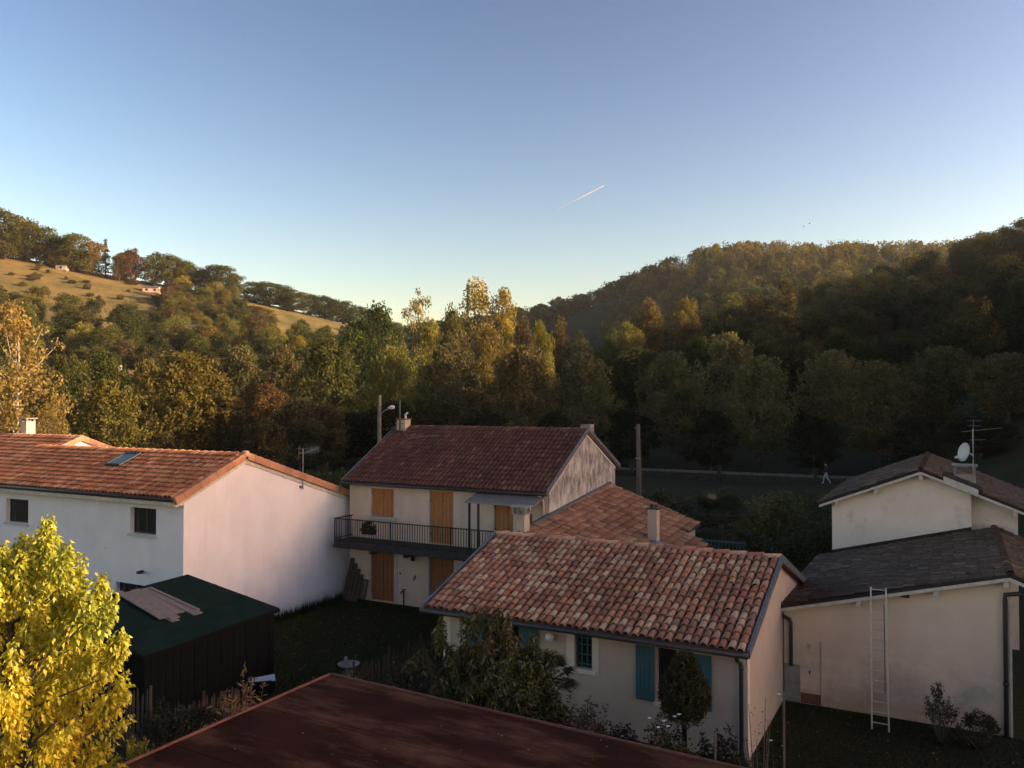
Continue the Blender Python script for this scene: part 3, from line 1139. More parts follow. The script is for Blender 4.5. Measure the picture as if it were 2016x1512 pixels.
bm_part('ridge_cap', 'verge_clay', wroof, lambda m_: m_.lathe((RW1 - 0.12, 22.55, 6.44), [(0.0, 0.22), (0.1, 0.215), (0.135, 0.18), (0.13, 0.0)], 12, (1, 0, 0)), True)
# white rake boards just under the verge
for (p, q) in (((19.45, 4.92), (22.55, 6.22)), ((29.25, 3.98), (22.55, 6.22))):
    MB().prism([(WU + 0.004, p[0], p[1]), (WU + 0.004, q[0], q[1]), (WU + 0.004, q[0], q[1] - 0.13), (WU + 0.004, p[0], p[1] - 0.13)], (0.035, 0, 0)).build('rake_board', 'white_wood', wh)
# skylight
sk0 = np.array([-29.1, 19.36, 5.10])
ex_, ey_ = np.array([1.0, 0, 0]), e
ez_ = np.cross(ex_, ey_)
mb = MB()
cen = sk0 + ex_ * 0.40 + ey_ * 2.4 + ez_ * 0.09
for s_ in (-1, 1):
    mb.obox(cen + ex_ * s_ * 0.40, ex_ * 0.035, ey_ * 0.52, ez_ * 0.07)
    mb.obox(cen + ey_ * s_ * 0.485, ex_ * 0.365, ey_ * 0.035, ez_ * 0.068)
skf = mb.build('skylight', 'dark_gutter', wh)
MB().obox(cen + ez_ * 0.03, ex_ * 0.365, ey_ * 0.45, ez_ * 0.012).build('pane', 'skylight_glass', skf)
# outside lamp and small vents on the front
mb = MB()
mb.tube([(-25.29, 19.81, 2.40), (-25.29, 19.66, 2.40)], 0.05, 8)
mb.obox((-25.22, 19.62, 2.40), (0.10, 0, 0.01), (0, 0.05, 0), (0, 0, 0.05))
mb.build('wall_lamp', 'dark_iron', wh)
mb = MB()
mb.lathe((-27.3, 19.803, 3.05), [(0.0, 0.02), (0.035, 0.02), (0.04, 0.0)], 10, (0, -1, 0))
mb.build('vent', 'dish_white', wh)

# TV aerial clamped to the gable
an = thing('tv_aerial', 'thin silver television aerial on a mast clamped to the white gable', 'aerial', (-23.17, 25.5, 4.9))
MB().tube([(-23.12, 25.55, 4.85), (-23.12, 25.55, 6.5)], 0.022, 6).build('mast', 'grey_metal', an)
mb = MB()
mb.tube([(-23.25, 25.55, 4.95), (-23.10, 25.55, 4.95)], 0.014, 5).tube([(-23.25, 25.55, 5.35), (-23.10, 25.55, 5.35)], 0.014, 5).box(-23.25, -23.21, 25.47, 25.63, 4.9, 5.0)
mb.build('wall_bracket', 'grey_metal', an)
mb = MB()
mb.tube([(-23.12, 25.3, 6.30), (-23.12, 26.5, 6.45)], 0.012, 5)
for k in range(7):
    v_ = 25.85 + k * 0.1
    hh = 0.20 - 0.015 * k
    zz = 6.30 + (v_ - 25.3) * 0.125
    mb.tube([(-23.12 - hh, v_, zz + 0.12), (-23.12, v_, zz), (-23.12 + hh, v_, zz + 0.12)], 0.008, 4)
    mb.tube([(-23.12 - hh, v_, zz - 0.12), (-23.12, v_, zz), (-23.12 + hh, v_, zz - 0.12)], 0.008, 4)
mb.tube([(-23.12, 25.3, 6.05), (-23.12, 25.32, 6.62)], 0.008, 4).tube([(-23.30, 25.32, 6.5), (-22.94, 25.32, 6.5)], 0.008, 4)
mb.build('antenna', 'grey_metal', an)

# ================================================================ HOUSE BEHIND (left)
nh = thing('neighbour_house', 'orange tiled house with a lit chimney showing behind the white house', 'house', (-39.1, 23, 0))
NU0, NU1 = -56.0, -39.25
gp = [(22.2, 0), (22.2, 4.55), (27.0, 6.42), (32.0, 4.5), (32.0, 0)]
mb = MB()
mb.poly([(NU1, a, b) for a, b in reversed(gp)])
mb.poly([(NU0, a, b) for a, b in gp])
mb.poly([(NU0, 22.2, 0), (NU1, 22.2, 0), (NU1, 22.2, 4.55), (NU0, 22.2, 4.55)])
mb.poly([(NU0, 32, 0), (NU0, 32, 4.5), (NU1, 32, 4.5), (NU1, 32, 0)])
mb.build('wall', 'white_render', nh)
mb = MB()
mb.prism([(NU0 - 0.1, 21.8, 4.5), (NU0 - 0.1, 27.0, 6.56), (NU0 - 0.1, 32.4, 4.48), (NU0 - 0.1, 32.4, 4.34), (NU0 - 0.1, 27.0, 6.42), (NU0 - 0.1, 21.8, 4.36)], (NU1 - NU0 + 0.2, 0, 0))
nroof = mb.build('roof', 'clay_deck', nh)
e = np.array([0, 5.2, 2.06])
LN = np.linalg.norm(e)
e /= LN
lay_tiles(nroof, (NU0, 21.76, 4.5), (1, 0, 0), e, NU1 - NU0 + 0.05, LN - 0.02, 0.215, 0.36, 'orange_tile', 'tile_orange_c', hs=1.0, nparts=120)
ridge_tiles(nroof, (NU1 + 0.1, 27.0, 6.56), (NU0, 27.0, 6.56), 0.13, 34, 'verge_clay', 'ridge_orange_b')
for (p, q, n) in (((21.8, 4.5), (27.0, 6.58), 13), ((32.4, 4.48), (27.0, 6.58), 13)):
    p_, q_ = np.array(p), np.array(q)
    for i in range(n):
        a = p_ + (q_ - p_) * (i - 0.04) / n
        b = p_ + (q_ - p_) * (i + 1.0) / n
        MB().prism([(NU1 + 0.0, a[0], a[1] - 0.2), (NU1 + 0.0, a[0], a[1] + 0.1), (NU1 + 0.0, b[0], b[1] + 0.08), (NU1 + 0.0, b[0], b[1] - 0.2)], (0.14 + 0.012 * (i % 2), 0, 0)).build('verge_tile', 'verge_clay', nroof)
mb = MB()
mb.box(-44.75, -44.25, 27.25, 27.75, 5.9, 7.30)
nch = mb.build('chimney', 'pink_render', nh)
mb = MB()
mb.box(-44.83, -44.17, 27.17, 27.83, 7.44, 7.50)
for (a, b) in ((-44.69, 27.31), (-44.31, 27.31), (-44.69, 27.69), (-44.31, 27.69)):
    mb.box(a - 0.055, a + 0.055, b - 0.055, b + 0.055, 7.299, 7.441)
mb.build('chimney_cap', 'concrete', nch)

# ================================================================ CREAM HOUSE WITH BALCONY
BU0, BU1, BV0, BV1 = -22.88, -13.45, 28.2, 35.1
bh = thing('cream_house', 'two storey cream house with dark red tiled roof and closed wooden shutters', 'house', (BU0, BV0, 0))
bho = [(-21.75, -20.55, 0.04, 2.20), (-18.80, -17.62, 0.06, 2.22), (-21.76, -20.56, 3.55, 4.73), (-18.80, -17.65, 2.66, 4.77), (-15.80, -14.62, 3.2, 4.55)]
mb = MB()
wall_holes(mb, BU0, BU1, 0, 5.02, BV0, bho, 0.16)
mb.poly([(BU0, BV0, 0), (BU0, BV0, 5.02), (BU0, 31.82, 6.98), (BU0, BV1, 5.45), (BU0, BV1, 0)])
mb.poly([(BU0, BV1, 0), (BU0, BV1, 5.45), (BU1, BV1, 5.45), (BU1, BV1, 0)])
mb.build('wall', 'cream_render', bh)
MB().prism([(BU1, BV0, 0), (BU1, BV1, 0), (BU1, BV1, 5.45), (BU1, 31.82, 6.98), (BU1, BV0, 5.02)], (0.03, 0, 0)).build('gable_wall', 'gable_render', bh)
# pale strips beside the ground floor doors
for (a, b) in ((-20.53, -20.36), (-18.99, -18.82)):
    box_part('door_surround', 'sill_stone', bh, a, b, BV0 - 0.02, BV0 + 0.01, 0.02, 2.35)


def plank_shutter(parent, a, b, c, d, y, mat, name, planks=3):
    """one leaf of upright boards with ledges"""
    m_ = MB()
    m_.box(a, b, y + 0.03, y + 0.045, c, d)
    lf = m_.build(name, mat, parent)
    w_ = (b - a) / planks
    for i in range(planks):
        box_part('board', mat, lf, a + i * w_ + 0.005, a + (i + 1) * w_ - 0.005, y, y + 0.032, c + 0.004, d - 0.004)
    box_part('hinge', 'dark_iron', lf, a - 0.01, a + 0.03, y - 0.008, y + 0.004, c + (d - c) * 0.8, c + (d - c) * 0.8 + 0.06)
    box_part('hinge', 'dark_iron', lf, a - 0.01, a + 0.03, y - 0.008, y + 0.004, c + (d - c) * 0.15, c + (d - c) * 0.15 + 0.06)
    return lf


for i, (a, b, c, d) in enumerate(bho):
    m_ = (a + b) / 2
    nm = 'door' if i in (0, 1, 3) else 'shutter'
    mt = 'stain_wood_dark' if i in (0, 1) else 'stain_wood'
    plank_shutter(bh, a + 0.008, m_ - 0.006, c + 0.01, d - 0.008, BV0 + 0.10, mt, nm)
    plank_shutter(bh, m_ + 0.006, b - 0.008, c + 0.01, d - 0.008, BV0 + 0.10, mt, nm)
box_part('sill', 'sill_stone', bh, -21.95, -20.42, BV0 - 0.09, BV0 + 0.16, 3.45, 3.552)
box_part('sill', 'sill_stone', bh, -15.95, -14.5, BV0 - 0.09, BV0 + 0.16, 3.10, 3.202)
# roof
ER, RR_ = np.array([27.84, 4.98]), np.array([31.82, 7.22])
BR0, BR1 = BU0 - 0.12, BU1 + 0.10
mb = MB()
mb.prism([(BR0, ER[0], ER[1]), (BR0, RR_[0], RR_[1]), (BR0, 35.5, 5.48), (BR0, 35.5, 5.34), (BR0, 31.82, 7.06), (BR0, ER[0], ER[1] - 0.12)], (BR1 - BR0, 0, 0))
broof = mb.build('roof', 'clay_deck', bh)
e = np.array([0, *(RR_ - ER)])
LB = np.linalg.norm(e)
e /= LB
lay_tiles(broof, (BR0 + 0.05, ER[0] - 0.04, ER[1]), (1, 0, 0), e, BR1 - BR0 - 0.1, LB, 0.205, 0.335, 'dark_clay_tile', 'tile_dark', hs=0.8, jitter=0.01)
e2 = np.array([0, 31.82 - 35.5, 7.22 - 5.48])
L2 = np.linalg.norm(e2)
e2 /= L2
lay_tiles(broof, (BR1 - 0.05, 35.54, 5.47), (-1, 0, 0), e2, BR1 - BR0 - 0.1, L2, 0.205, 0.40, 'dark_clay_tile', 'tile_dark_b', hs=0.8, nparts=0)
ridge_tiles(broof, (BR1, 31.82, 7.2), (BR0, 31.82, 7.2), 0.12, 24, 'dark_clay_tile', 'ridge_dark')
for uu in (BR0 - 0.03, BR1 - 0.01):
    for (p, q) in (((27.80, 4.92), (31.82, 7.17)), ((35.52, 5.40), (31.82, 7.17))):
        MB().prism([(uu, p[0], p[1]), (uu, q[0], q[1]), (uu, q[0], q[1] + 0.17), (uu, p[0], p[1] + 0.17)], (0.045, 0, 0)).build('verge_flashing', 'zinc', broof)
for (p, q) in (((28.15, 4.90), (31.82, 6.95)), ((35.12, 5.37), (31.82, 6.95))):
    MB().prism([(BU1 + 0.032, p[0], p[1]), (BU1 + 0.032, q[0], q[1]), (BU1 + 0.032, q[0], q[1] + 0.09), (BU1 + 0.032, p[0], p[1] + 0.09)], (0.02, 0, 0)).build('rake_board', 'white_wood', bh)
MB().tube([(BR0 - 0.05, 27.79, 4.93), (BR1 + 0.03, 27.79, 4.93)], 0.06, 8).build('gutter', 'dark_gutter', bh, True)
MB().tube([(BR0 - 0.05, 27.79, 4.9), (BR0 - 0.05, 27.79, 4.55)], 0.03, 6).build('gutter_end', 'zinc', bh)
MB().tube([(BU1 - 0.18, 27.79, 4.90), (BU1 - 0.18, 28.13, 4.62), (BU1 - 0.18, 28.13, 3.3)], 0.045, 8).build('downpipe', 'cream_render', bh, True)
# chimneys
mb = MB().box(-22.70, -22.25, 31.35, 31.80, 6.5, 7.55)
ch = mb.build('chimney', 'brick_plaster', bh)
mb = MB()
mb.box(-22.74, -22.21, 31.31, 31.84, 7.549, 7.61)
mb.build('chimney_cap', 'red_brick', ch)
mb = MB()
mb.tube([(-22.35, 31.55, 7.6), (-22.35, 31.55, 7.78), (-22.25, 31.55, 7.86)], 0.05, 6)
mb.build('chimney_pot', 'dish_white', ch)
mb = MB().box(-14.0, -13.57, 32.55, 33.0, 6.3, 7.42)
ch = mb.build('chimney', 'concrete', bh)
mb = MB().box(-14.05, -13.52, 32.5, 33.05, 7.56, 7.62)
for (a, b) in ((-13.95, 32.6), (-13.62, 32.6), (-13.95, 32.95), (-13.62, 32.95)):
    mb.box(a - 0.045, a + 0.045, b - 0.045, b + 0.045, 7.419, 7.561)
mb.build('chimney_cap', 'dark_moss_deck', ch)
ms = thing('chimney_mast', 'weathered bare aerial mast strapped to the cream house chimney', 'mast', (-22.52, 31.3, 6.9))
MB().tube([(-22.50, 31.30, 6.85), (-22.50, 31.30, 8.45)], 0.035, 7).build('pole', 'concrete_pole', ms, True)
MB().box(-22.74, -22.24, 31.29, 31.34, 7.1, 7.14).box(-22.74, -22.24, 31.29, 31.34, 7.35, 7.39).build('strap', 'grey_metal', ms)
wire = MB().tube([(-22.3, 31.3, 7.05), (-21.6, 30.7, 6.72), (-20.9, 30.85, 6.83), (-20.0, 30.9, 6.87)], 0.012, 4)
wire.build('cable', 'concrete', bh)
# balcony
bal = box_part('balcony', 'black_balcony', bh, -22.72, -14.2, 26.98, BV0 - 0.003, 2.34, 2.62)
mb = MB()
for uu in (-21.0, -19.3, -16.5):
    mb.box(uu - 0.08, uu + 0.08, 27.2, BV0 - 0.005, 2.16, 2.338)
mb.build('balcony_bracket', 'black_balcony', bal)
box_part('floor_edge', 'black_balcony', bal, -22.74, -14.2, 26.94, 26.977, 2.40, 2.47)
mb = MB()
mb.box(-22.72, -14.2, 27.0, 27.035, 3.52, 3.56).box(-22.72, -14.2, 27.005, 27.03, 2.70, 2.73)
mb.box(-22.72, -22.685, 27.036, BV0 - 0.004, 3.52, 3.56).box(-22.715, -22.69, 27.036, BV0 - 0.004, 2.70, 2.73)
rail = mb.build('railing', 'dark_iron', bh)
bal_me = MB().box(-0.009, 0.009, -0.009, 0.009, 0, 0.95)
bme = mesh_np('baluster', np.array(bal_me.v), bal_me.f, 'dark_iron')
pos = [(-22.70 + 0.118 * i, 27.017) for i in range(72)] + [(-22.703, 27.12 + 0.12 * i) for i in range(9)]
for k, (a, b) in enumerate(pos):
    o = link('baluster', bme, rail, Vector((a, b, 2.60)) - org(rail))
    if k in (0, 24, 48):
        o.scale = (2.4, 2.4, 1.02)
# hanging planter on the rail
pl = thing('planter', 'leafy window box hanging inside the balcony railing', 'plant pot', (-21.05, 27.12, 3.1))
mb = MB().prism([(-21.35, 27.06, 2.98), (-21.35, 27.26, 2.98), (-21.35, 27.30, 3.18), (-21.35, 27.04, 3.18)], (0.6, 0, 0))
mb.build('trough', 'dark_iron', pl)
MB().box(-21.3, -21.27, 27.03, 27.06, 3.1, 3.54).box(-20.85, -20.82, 27.03, 27.06, 3.1, 3.54).build('hook', 'dark_iron', pl)
cm, _ = crown_mesh('planter_leaves', 5, 3.1 - 3.1, 3.5 - 3.1, egg(0.38, 0.5, 0.5), 16, 700, 0.075, 0.13)
o = link('foliage', cm, pl, (0, 0.05, -0.02))
o.color = c4(DARK)
# canopy over the right end of the balcony
cn = thing('porch_canopy', 'grey corrugated porch canopy on thin posts above the balcony', 'canopy', (-15.0, 27.1, 2.62))
mb = MB()
n_ = 46
for i in range(n_ + 1):
    uu = -16.42 + 2.95 * i / n_
    zz = 0.014 * (1 if i % 2 else -1)
    mb.v += [(uu, 27.02, 4.60 + zz), (uu, 28.19, 4.93 + zz)]
for i in range(n_):
    mb.f.append((2 * i, 2 * i + 2, 2 * i + 3, 2 * i + 1))
    mb.r.append(0)
sh = mb.build('corrugated_sheet', 'canopy_sheet', cn)
mb = MB()
mb.beam((-16.42, 27.06, 4.565), (-13.47, 27.06, 4.565), 0.05, 0.06)
mb.beam((-16.42, 28.17, 4.88), (-13.47, 28.17, 4.88), 0.05, 0.06)
for uu in (-16.38, -15.0, -13.52):
    mb.beam((uu, 27.09, 4.555), (uu, 28.14, 4.865), 0.04, 0.05)
mb.build('frame', 'grey_metal', cn)
for (a, b) in ((-16.22, 27.06), (-15.85, 27.10), (-13.6, 27.06)):
    box_part('post', 'dark_iron' if a < -16 else 'paling', cn, a - 0.035, a + 0.035, b - 0.035, b + 0.035, 2.615, 4.54)
# tap stand, lamp under the balcony, cable bits
tp = thing('garden_tap', 'dark standpipe tap in front of the cream house wall', 'tap', (-19.95, 27.95, 0))
MB().tube([(-19.95, 28.05, -0.02), (-19.95, 28.05, 0.60)], 0.03, 7).build('pipe', 'dark_iron', tp, True)
MB().tube([(-19.95, 28.05, 0.60), (-19.95, 27.90, 0.62), (-19.95, 27.86, 0.54)], 0.028, 6).tube([(-20.05, 28.05, 0.68), (-19.85, 28.05, 0.68)], 0.018, 5).tube([(-19.95, 28.05, 0.58), (-19.95, 28.05, 0.68)], 0.02, 5).build('spout', 'dark_iron', tp, True)
mb = MB().tube([(-19.45, 28.2, 2.02), (-19.45, 28.05, 2.05)], 0.03, 6).lathe((-19.45, 27.98, 1.9), [(0.02, 0.2), (0.09, 0.12), (0.10, 0.05), (0.05, 0.0)], 10)
mb.build('wall_lamp', 'dark_iron', bh)
MB().box(-20.25, -20.18, BV0 - 0.03, BV0 + 0.01, 1.26, 1.31).box(-19.55, -19.52, BV0 - 0.03, BV0 + 0.01, 1.05, 1.22).box(-19.48, -19.45, BV0 - 0.03, BV0 + 0.01, 1.15, 1.28).build('wall_hook', 'dark_iron', bh)

# old boards and a trellis panel leaning on the wall
for k in range(4):
    bd = thing('leaning_board', ['tall grey board leaning on the cream house corner', 'narrow dark board leaning beside the tall grey board', 'short dark board leaning at the cream house corner', 'slim board leaning next to the trellis panel'][k], 'board', (-22.75 + 0.2 * k, 27.8, 0))
    MB().beam((-22.72 + 0.2 * k, 27.62, -0.01), (-22.66 + 0.16 * k, 28.14, 1.72 - 0.22 * k), 0.19, 0.03, (0, 1, 0)).build('plank', 'paling', bd)
tr = thing('trellis', 'dark diamond trellis panel leaning against the cream house wall', 'trellis', (-21.9, 27.8, 0))
mb = MB()
a0, a1, zt = -22.18, -21.80, 0.86
mb.beam((a0, 27.84, 0.0), (a0, 28.1, zt), 0.03, 0.03, (0, 1, 0)).beam((a1, 27.84, 0.0), (a1, 28.1, zt), 0.03, 0.03, (0, 1, 0)).beam((a0, 27.84, 0.02), (a1, 27.84, 0.02), 0.03, 0.03).beam((a0, 28.1, zt), (a1, 28.1, zt), 0.03, 0.03)
mb.build('frame', 'dark_iron', tr)


def trp(x, z):
    return (x, 27.84 + 0.26 * z / zt, z)


for d_ in (1, -1):
    for k in range(-4, 9):
        zz0 = k * 0.12
        p0 = (a0, zz0) if d_ == 1 else (a1, zz0)
        p1 = (a1, zz0 + (a1 - a0)) if d_ == 1 else (a0, zz0 + (a1 - a0))
        lo_, hi_ = max(0, (0.01 - p0[1]) / (p1[1] - p0[1])), min(1, (zt - p0[1]) / (p1[1] - p0[1]))
        if hi_ - lo_ < 0.1:
            continue
        P = [(p0[0] + (p1[0] - p0[0]) * t_, p0[1] + (p1[1] - p0[1]) * t_) for t_ in (lo_, hi_)]
        MB().beam(trp(*P[0]), trp(*P[1]), 0.018, 0.008 + 0.006 * d_, (0, 1, 0.3)).build('lath', 'dark_iron', tr)

# ================================================================ LOW HOUSE BESIDE IT (hipped corner)
A_, B_, C_ = np.array([-13.40, 26.62, 3.92]), np.array([-13.40, 34.37, 4.745]), np.array([-9.415, 34.37, 3.298])
ex_ = (A_ - B_)
nn = np.cross(B_ - A_, C_ - A_)
nn = nn / np.linalg.norm(nn) * (-1 if nn[2] < 0 else 1)
nn = nn if nn[2] > 0 else -nn
dn = C_ - B_
dn /= np.linalg.norm(dn)                     # down the slope
acr = np.cross(nn, dn)
acr /= -np.linalg.norm(acr)                  # across, towards -v
lh = thing('low_house', 'low brown tiled house built against the cream house gable', 'house', (-11.5, 27, 0))


def onpl(u_, v_):
    return np.array([u_, v_, A_[2] - (nn[0] * (u_ - A_[0]) + nn[1] * (v_ - A_[1])) / nn[2]])


outline = [onpl(-13.41, 25.2), onpl(-7.9, 25.2), onpl(-7.9, 29.6), onpl(-8.42, 32.40), onpl(-9.58, 32.60), C_, B_ + np.array([0.0, 0, 0])]
mb = MB()
mb.prism([p - nn * 0.12 for p in outline], nn * 0.10)
lroof = mb.build('roof', 'clay_deck', lh)


def inside(p):
    x, y = p[0], p[1]
    c_ = False
    j = len(outline) - 1
    for i in range(len(outline)):
        xi, yi, xj, yj = outline[i][0], outline[i][1], outline[j][0], outline[j][1]
        if (yi > y) != (yj > y) and x < (xj - xi) * (y - yi) / (yj - yi) + xi:
            c_ = not c_
        j = i
    return c_


# tiles: across direction acr, up the slope -dn, start at lowest corner
Wl = 9.6
Ll = 6.3
O_ = B_ + dn * Ll + acr * 0.0
exv, eyv = acr, -dn
if np.cross(exv, eyv)[2] < 0:
    exv = -exv
    O_ = O_ + acr * Wl
lay_tiles(lroof, O_, exv, eyv, Wl, Ll, 0.20, 0.34, 'brown_tile', 'tile_brown', hs=0.95, nparts=300, skip=lambda x, y: not inside(O_ + exv * x + eyv * y))
MB().beam(A_ + np.array([0.05, 0, 0.06]), B_ + np.array([0.05, 0, 0.06]), 0.16, 0.10).build('flashing', 'zinc', lroof)
mb = MB()
for (a, b) in zip(outline, outline[1:] + outline[:1]):
    a2, b2 = a.copy(), b.copy()
    cx_ = np.array([-10.8, 29.5])
    for q in (a2, b2):
        q[:2] += (cx_ - q[:2]) / np.linalg.norm(cx_ - q[:2]) * 0.3
    mb.poly([(a2[0], a2[1], 0), (b2[0], b2[1], 0), (b2[0], b2[1], b2[2] - 0.12), (a2[0], a2[1], a2[2] - 0.12)])
mb.build('wall', 'beige_render', lh)
MB().beam(onpl(-8.36, 32.45) - nn * 0.05, onpl(-9.6, 32.64) - nn * 0.05, 0.05, 0.16).beam(C_ + np.array([0.03, 0, -0.05]), onpl(-9.56, 32.6) - nn * 0.05 + np.array([0.04, 0, 0]), 0.05, 0.16).build('eave_board', 'dark_gutter', lroof)
cb = onpl(-10.0, 30.3)
mb = MB().box(-10.2, -9.85, 30.1, 30.45, cb[2] - 0.3, cb[2] + 1.25)
ch = mb.build('chimney', 'beige_render', lh)
MB().box(-10.25, -9.80, 30.05, 30.5, cb[2] + 1.249, cb[2] + 1.30).tube([(-10.1, 30.27, cb[2] + 1.3), (-10.1, 30.27, cb[2] + 1.45)], 0.07, 8).tube([(-9.93, 30.27, cb[2] + 1.3), (-9.93, 30.27, cb[2] + 1.42)], 0.05, 8).build('chimney_cap', 'dark_gutter', ch)
c0 = onpl(-9.95, 30.0)
MB().obox(c0 + nn * 0.11 + dn * 0.2, dn * 0.3, acr * 0.34, nn * 0.012).build('chimney_flashing', 'zinc', ch)
mb = MB().box(-13.62, -13.18, 25.7, 26.1, 3.2, 4.45)
ch = mb.build('chimney', 'brick_plaster', lh)
mb = MB().box(-13.68, -13.12, 25.64, 26.16, 4.449, 4.50).box(-13.70, -13.10, 25.62, 26.18, 4.68, 4.73)
for (a, b) in ((-13.62, 25.70), (-13.40, 25.70), (-13.18, 25.70), (-13.62, 26.10), (-13.40, 26.10), (-13.18, 26.10)):
    mb.box(a - 0.045, a + 0.045, b - 0.045, b + 0.045, 4.499, 4.681)
mb.build('chimney_cap', 'concrete', ch)

# teal railing beyond the low house
rl = thing('teal_railing', 'teal painted metal garden railing beyond the low brown house', 'railing', (-8.3, 33.5, 0))
mb = MB().box(-9.3, -7.3, 33.5, 33.54, 1.95, 2.0).box(-9.3, -7.3, 33.5, 33.54, 2.72, 2.77)
rr_ = mb.build('rail', 'teal_paint', rl)
for k in range(14):
    box_part('bar', 'teal_paint', rl, -9.28 + k * 0.145, -9.25 + k * 0.145, 33.505, 33.535, 0.0 if k % 7 == 0 else 1.9, 2.85)

# ================================================================ FRONT HOUSE
FU0, FU1, FV0, FV1 = -12.63, -4.28, 19.7, 27.1
FRV, FRZ = 23.40, 4.12
fh = thing('front_house', 'single storey beige house with mottled clay tile roof and teal shutters', 'house', (FU0, FV0, 0))
fho = [(-11.30, -10.26, 1.05, 2.43), (-8.65, -8.16, 1.55, 2.40), (-6.46, -5.55, 1.06, 2.38)]
mb = MB()
wall_holes(mb, FU0, FU1, 0, 2.72, FV0, fho, 0.22)
gp = [(FV0, 0), (FV0, 2.72), (FRV, FRZ - 0.14), (FV1, 2.72), (FV1, 0)]
mb.poly([(FU1, a, b) for a, b in reversed(gp)])
mb.poly([(FU0, a, b) for a, b in gp])
mb.poly([(FU0, FV1, 0), (FU0, FV1, 2.72), (FU1, FV1, 2.72), (FU1, FV1, 0)])
mb.build('wall', 'beige_render', fh)
for h in fho:
    window(fh, *h, FV0, mull=(h[1] - h[0] > 0.7))
# pale bands: corners, lintels, window surround
box_part('corner_band', 'pale_surround', fh, FU0 - 0.012, FU0 + 0.22, FV0 - 0.012, FV0 - 0.001, 0.0, 2.70)
box_part('corner_band', 'pale_surround', fh, FU1 - 0.22, FU1 + 0.012, FV0 - 0.012, FV0 - 0.001, 0.0, 2.66)
box_part('corner_band', 'pale_surround', fh, FU1 + 0.001, FU1 + 0.013, FV0 - 0.012, FV0 + 0.26, 0.0, 2.66)
box_part('lintel_band', 'pale_surround', fh, -6.66, -5.30, FV0 - 0.012, FV0 - 0.001, 2.381, 2.62)
box_part('lintel_band', 'pale_surround', fh, -11.5, -9.95, FV0 - 0.012, FV0 - 0.001, 2.431, 2.62)
mb = MB()
mb.box(-8.88, -8.652, FV0 - 0.014, FV0 - 0.001, 1.42, 2.56).box(-8.158, -7.98, FV0 - 0.014, FV0 - 0.001, 1.42, 2.56)
mb.box(-8.652, -8.158, FV0 - 0.014, FV0 - 0.001, 2.402, 2.56)
mb.build('window_surround', 'pale_surround', fh)
box_part('sill', 'pale_surround', fh, -8.72, -8.05, FV0 - 0.06, FV0 + 0.2, 1.44, 1.551)
box_part('sill', 'pale_surround', fh, -6.52, -5.49, FV0 - 0.06, FV0 + 0.2, 0.97, 1.061)
box_part('sill', 'pale_surround', fh, -11.36, -10.2, FV0 - 0.06, FV0 + 0.2, 0.97, 1.051)
# teal grille in the small window
mb = MB()
for uu in (-8.60, -8.48, -8.33, -8.20):
    mb.box(uu - 0.014, uu + 0.014, FV0 + 0.07, FV0 + 0.10, 1.56, 2.39)
for zz in (1.66, 1.90, 2.15, 2.32):
    mb.box(-8.64, -8.17, FV0 + 0.075, FV0 + 0.095, zz - 0.014, zz + 0.014)
mb.build('window_grille', 'teal_paint', fh)
# open shutters
for (a, b, c, d) in ((-11.89, -11.32, 1.04, 2.43), (-10.24, -9.68, 1.04, 2.42), (-6.98, -6.50, 1.05, 2.38), (-5.53, -5.10, 1.05, 2.36)):
    sh = box_part('shutter', 'teal_paint', fh, a, b, FV0 - 0.05, FV0 - 0.03, c, d)
    w_ = (b - a) / 4
    for i in range(4):
        box_part('board', 'teal_paint', sh, a + i * w_ + 0.003, a + (i + 1) * w_ - 0.003, FV0 - 0.066, FV0 - 0.049, c + 0.003, d - 0.003)
    mb = MB()
    for zz in (c + 0.2, d - 0.2):
        mb.box(a + 0.02, b - 0.02, FV0 - 0.078, FV0 - 0.065, zz - 0.04, zz + 0.04)
        mb.box(a + 0.06, a + 0.12, FV0 - 0.032, FV0 + 0.002, zz - 0.02, zz + 0.02)
    mb.build('ledge', 'teal_paint', sh)
gl = MB().lathe((-9.30, FV0 - 0.13, 2.28), [(0.115 * math.sin(math.pi * k / 10), -0.115 * math.cos(math.pi * k / 10)) for k in range(11)], 16)
gl = gl.build('globe_lamp', 'globe_white', fh, True)
MB().tube([(-9.30, FV0 + 0.01, 2.28), (-9.30, FV0 - 0.05, 2.28)], 0.06, 10).build('lamp_base', 'dark_gutter', gl)
# roof
ER, RR_ = np.array([19.22, 2.70]), np.array([FRV, FRZ])
FR0, FR1 = -13.02, FU1 + 0.14
mb = MB()
mb.prism([(FR0, ER[0], ER[1]), (FR0, FRV, FRZ), (FR0, 27.55, 2.70), (FR0, 27.55, 2.58), (FR0, FRV, FRZ - 0.13), (FR0, ER[0], ER[1] - 0.11)], (FR1 - FR0, 0, 0))
froof = mb.build('roof', 'clay_deck', fh)
e = np.array([0, *(RR_ - ER)])
LF = np.linalg.norm(e)
e /= LF
lay_tiles(froof, (FR0 + 0.1, ER[0] - 0.06, ER[1] + 0.005), (1, 0, 0), e, FR1 - FR0 - 0.16, LF - 0.02, 0.212, 0.325, 'clay_tile', 'tile_clay', hs=0.9, jitter=0.016, wf=0.93, bow=lambda x, y: 0.018 * math.sin(x * 1.1 + 0.6) * math.sin(y * 1.3))
e2 = np.array([0, FRV - 27.55, FRZ - 2.70])
L2 = np.linalg.norm(e2)
e2 /= L2
lay_tiles(froof, (FR1 - 0.06, 27.6, 2.70), (-1, 0, 0), e2, FR1 - FR0 - 0.16, L2 - 0.02, 0.212, 0.40, 'clay_tile', 'tile_clay_b', hs=0.9, nparts=0)
ridge_tiles(froof, (FR1, FRV, FRZ + 0.015), (FR0, FRV, FRZ + 0.015), 0.13, 19, 'clay_tile', 'ridge_clay')
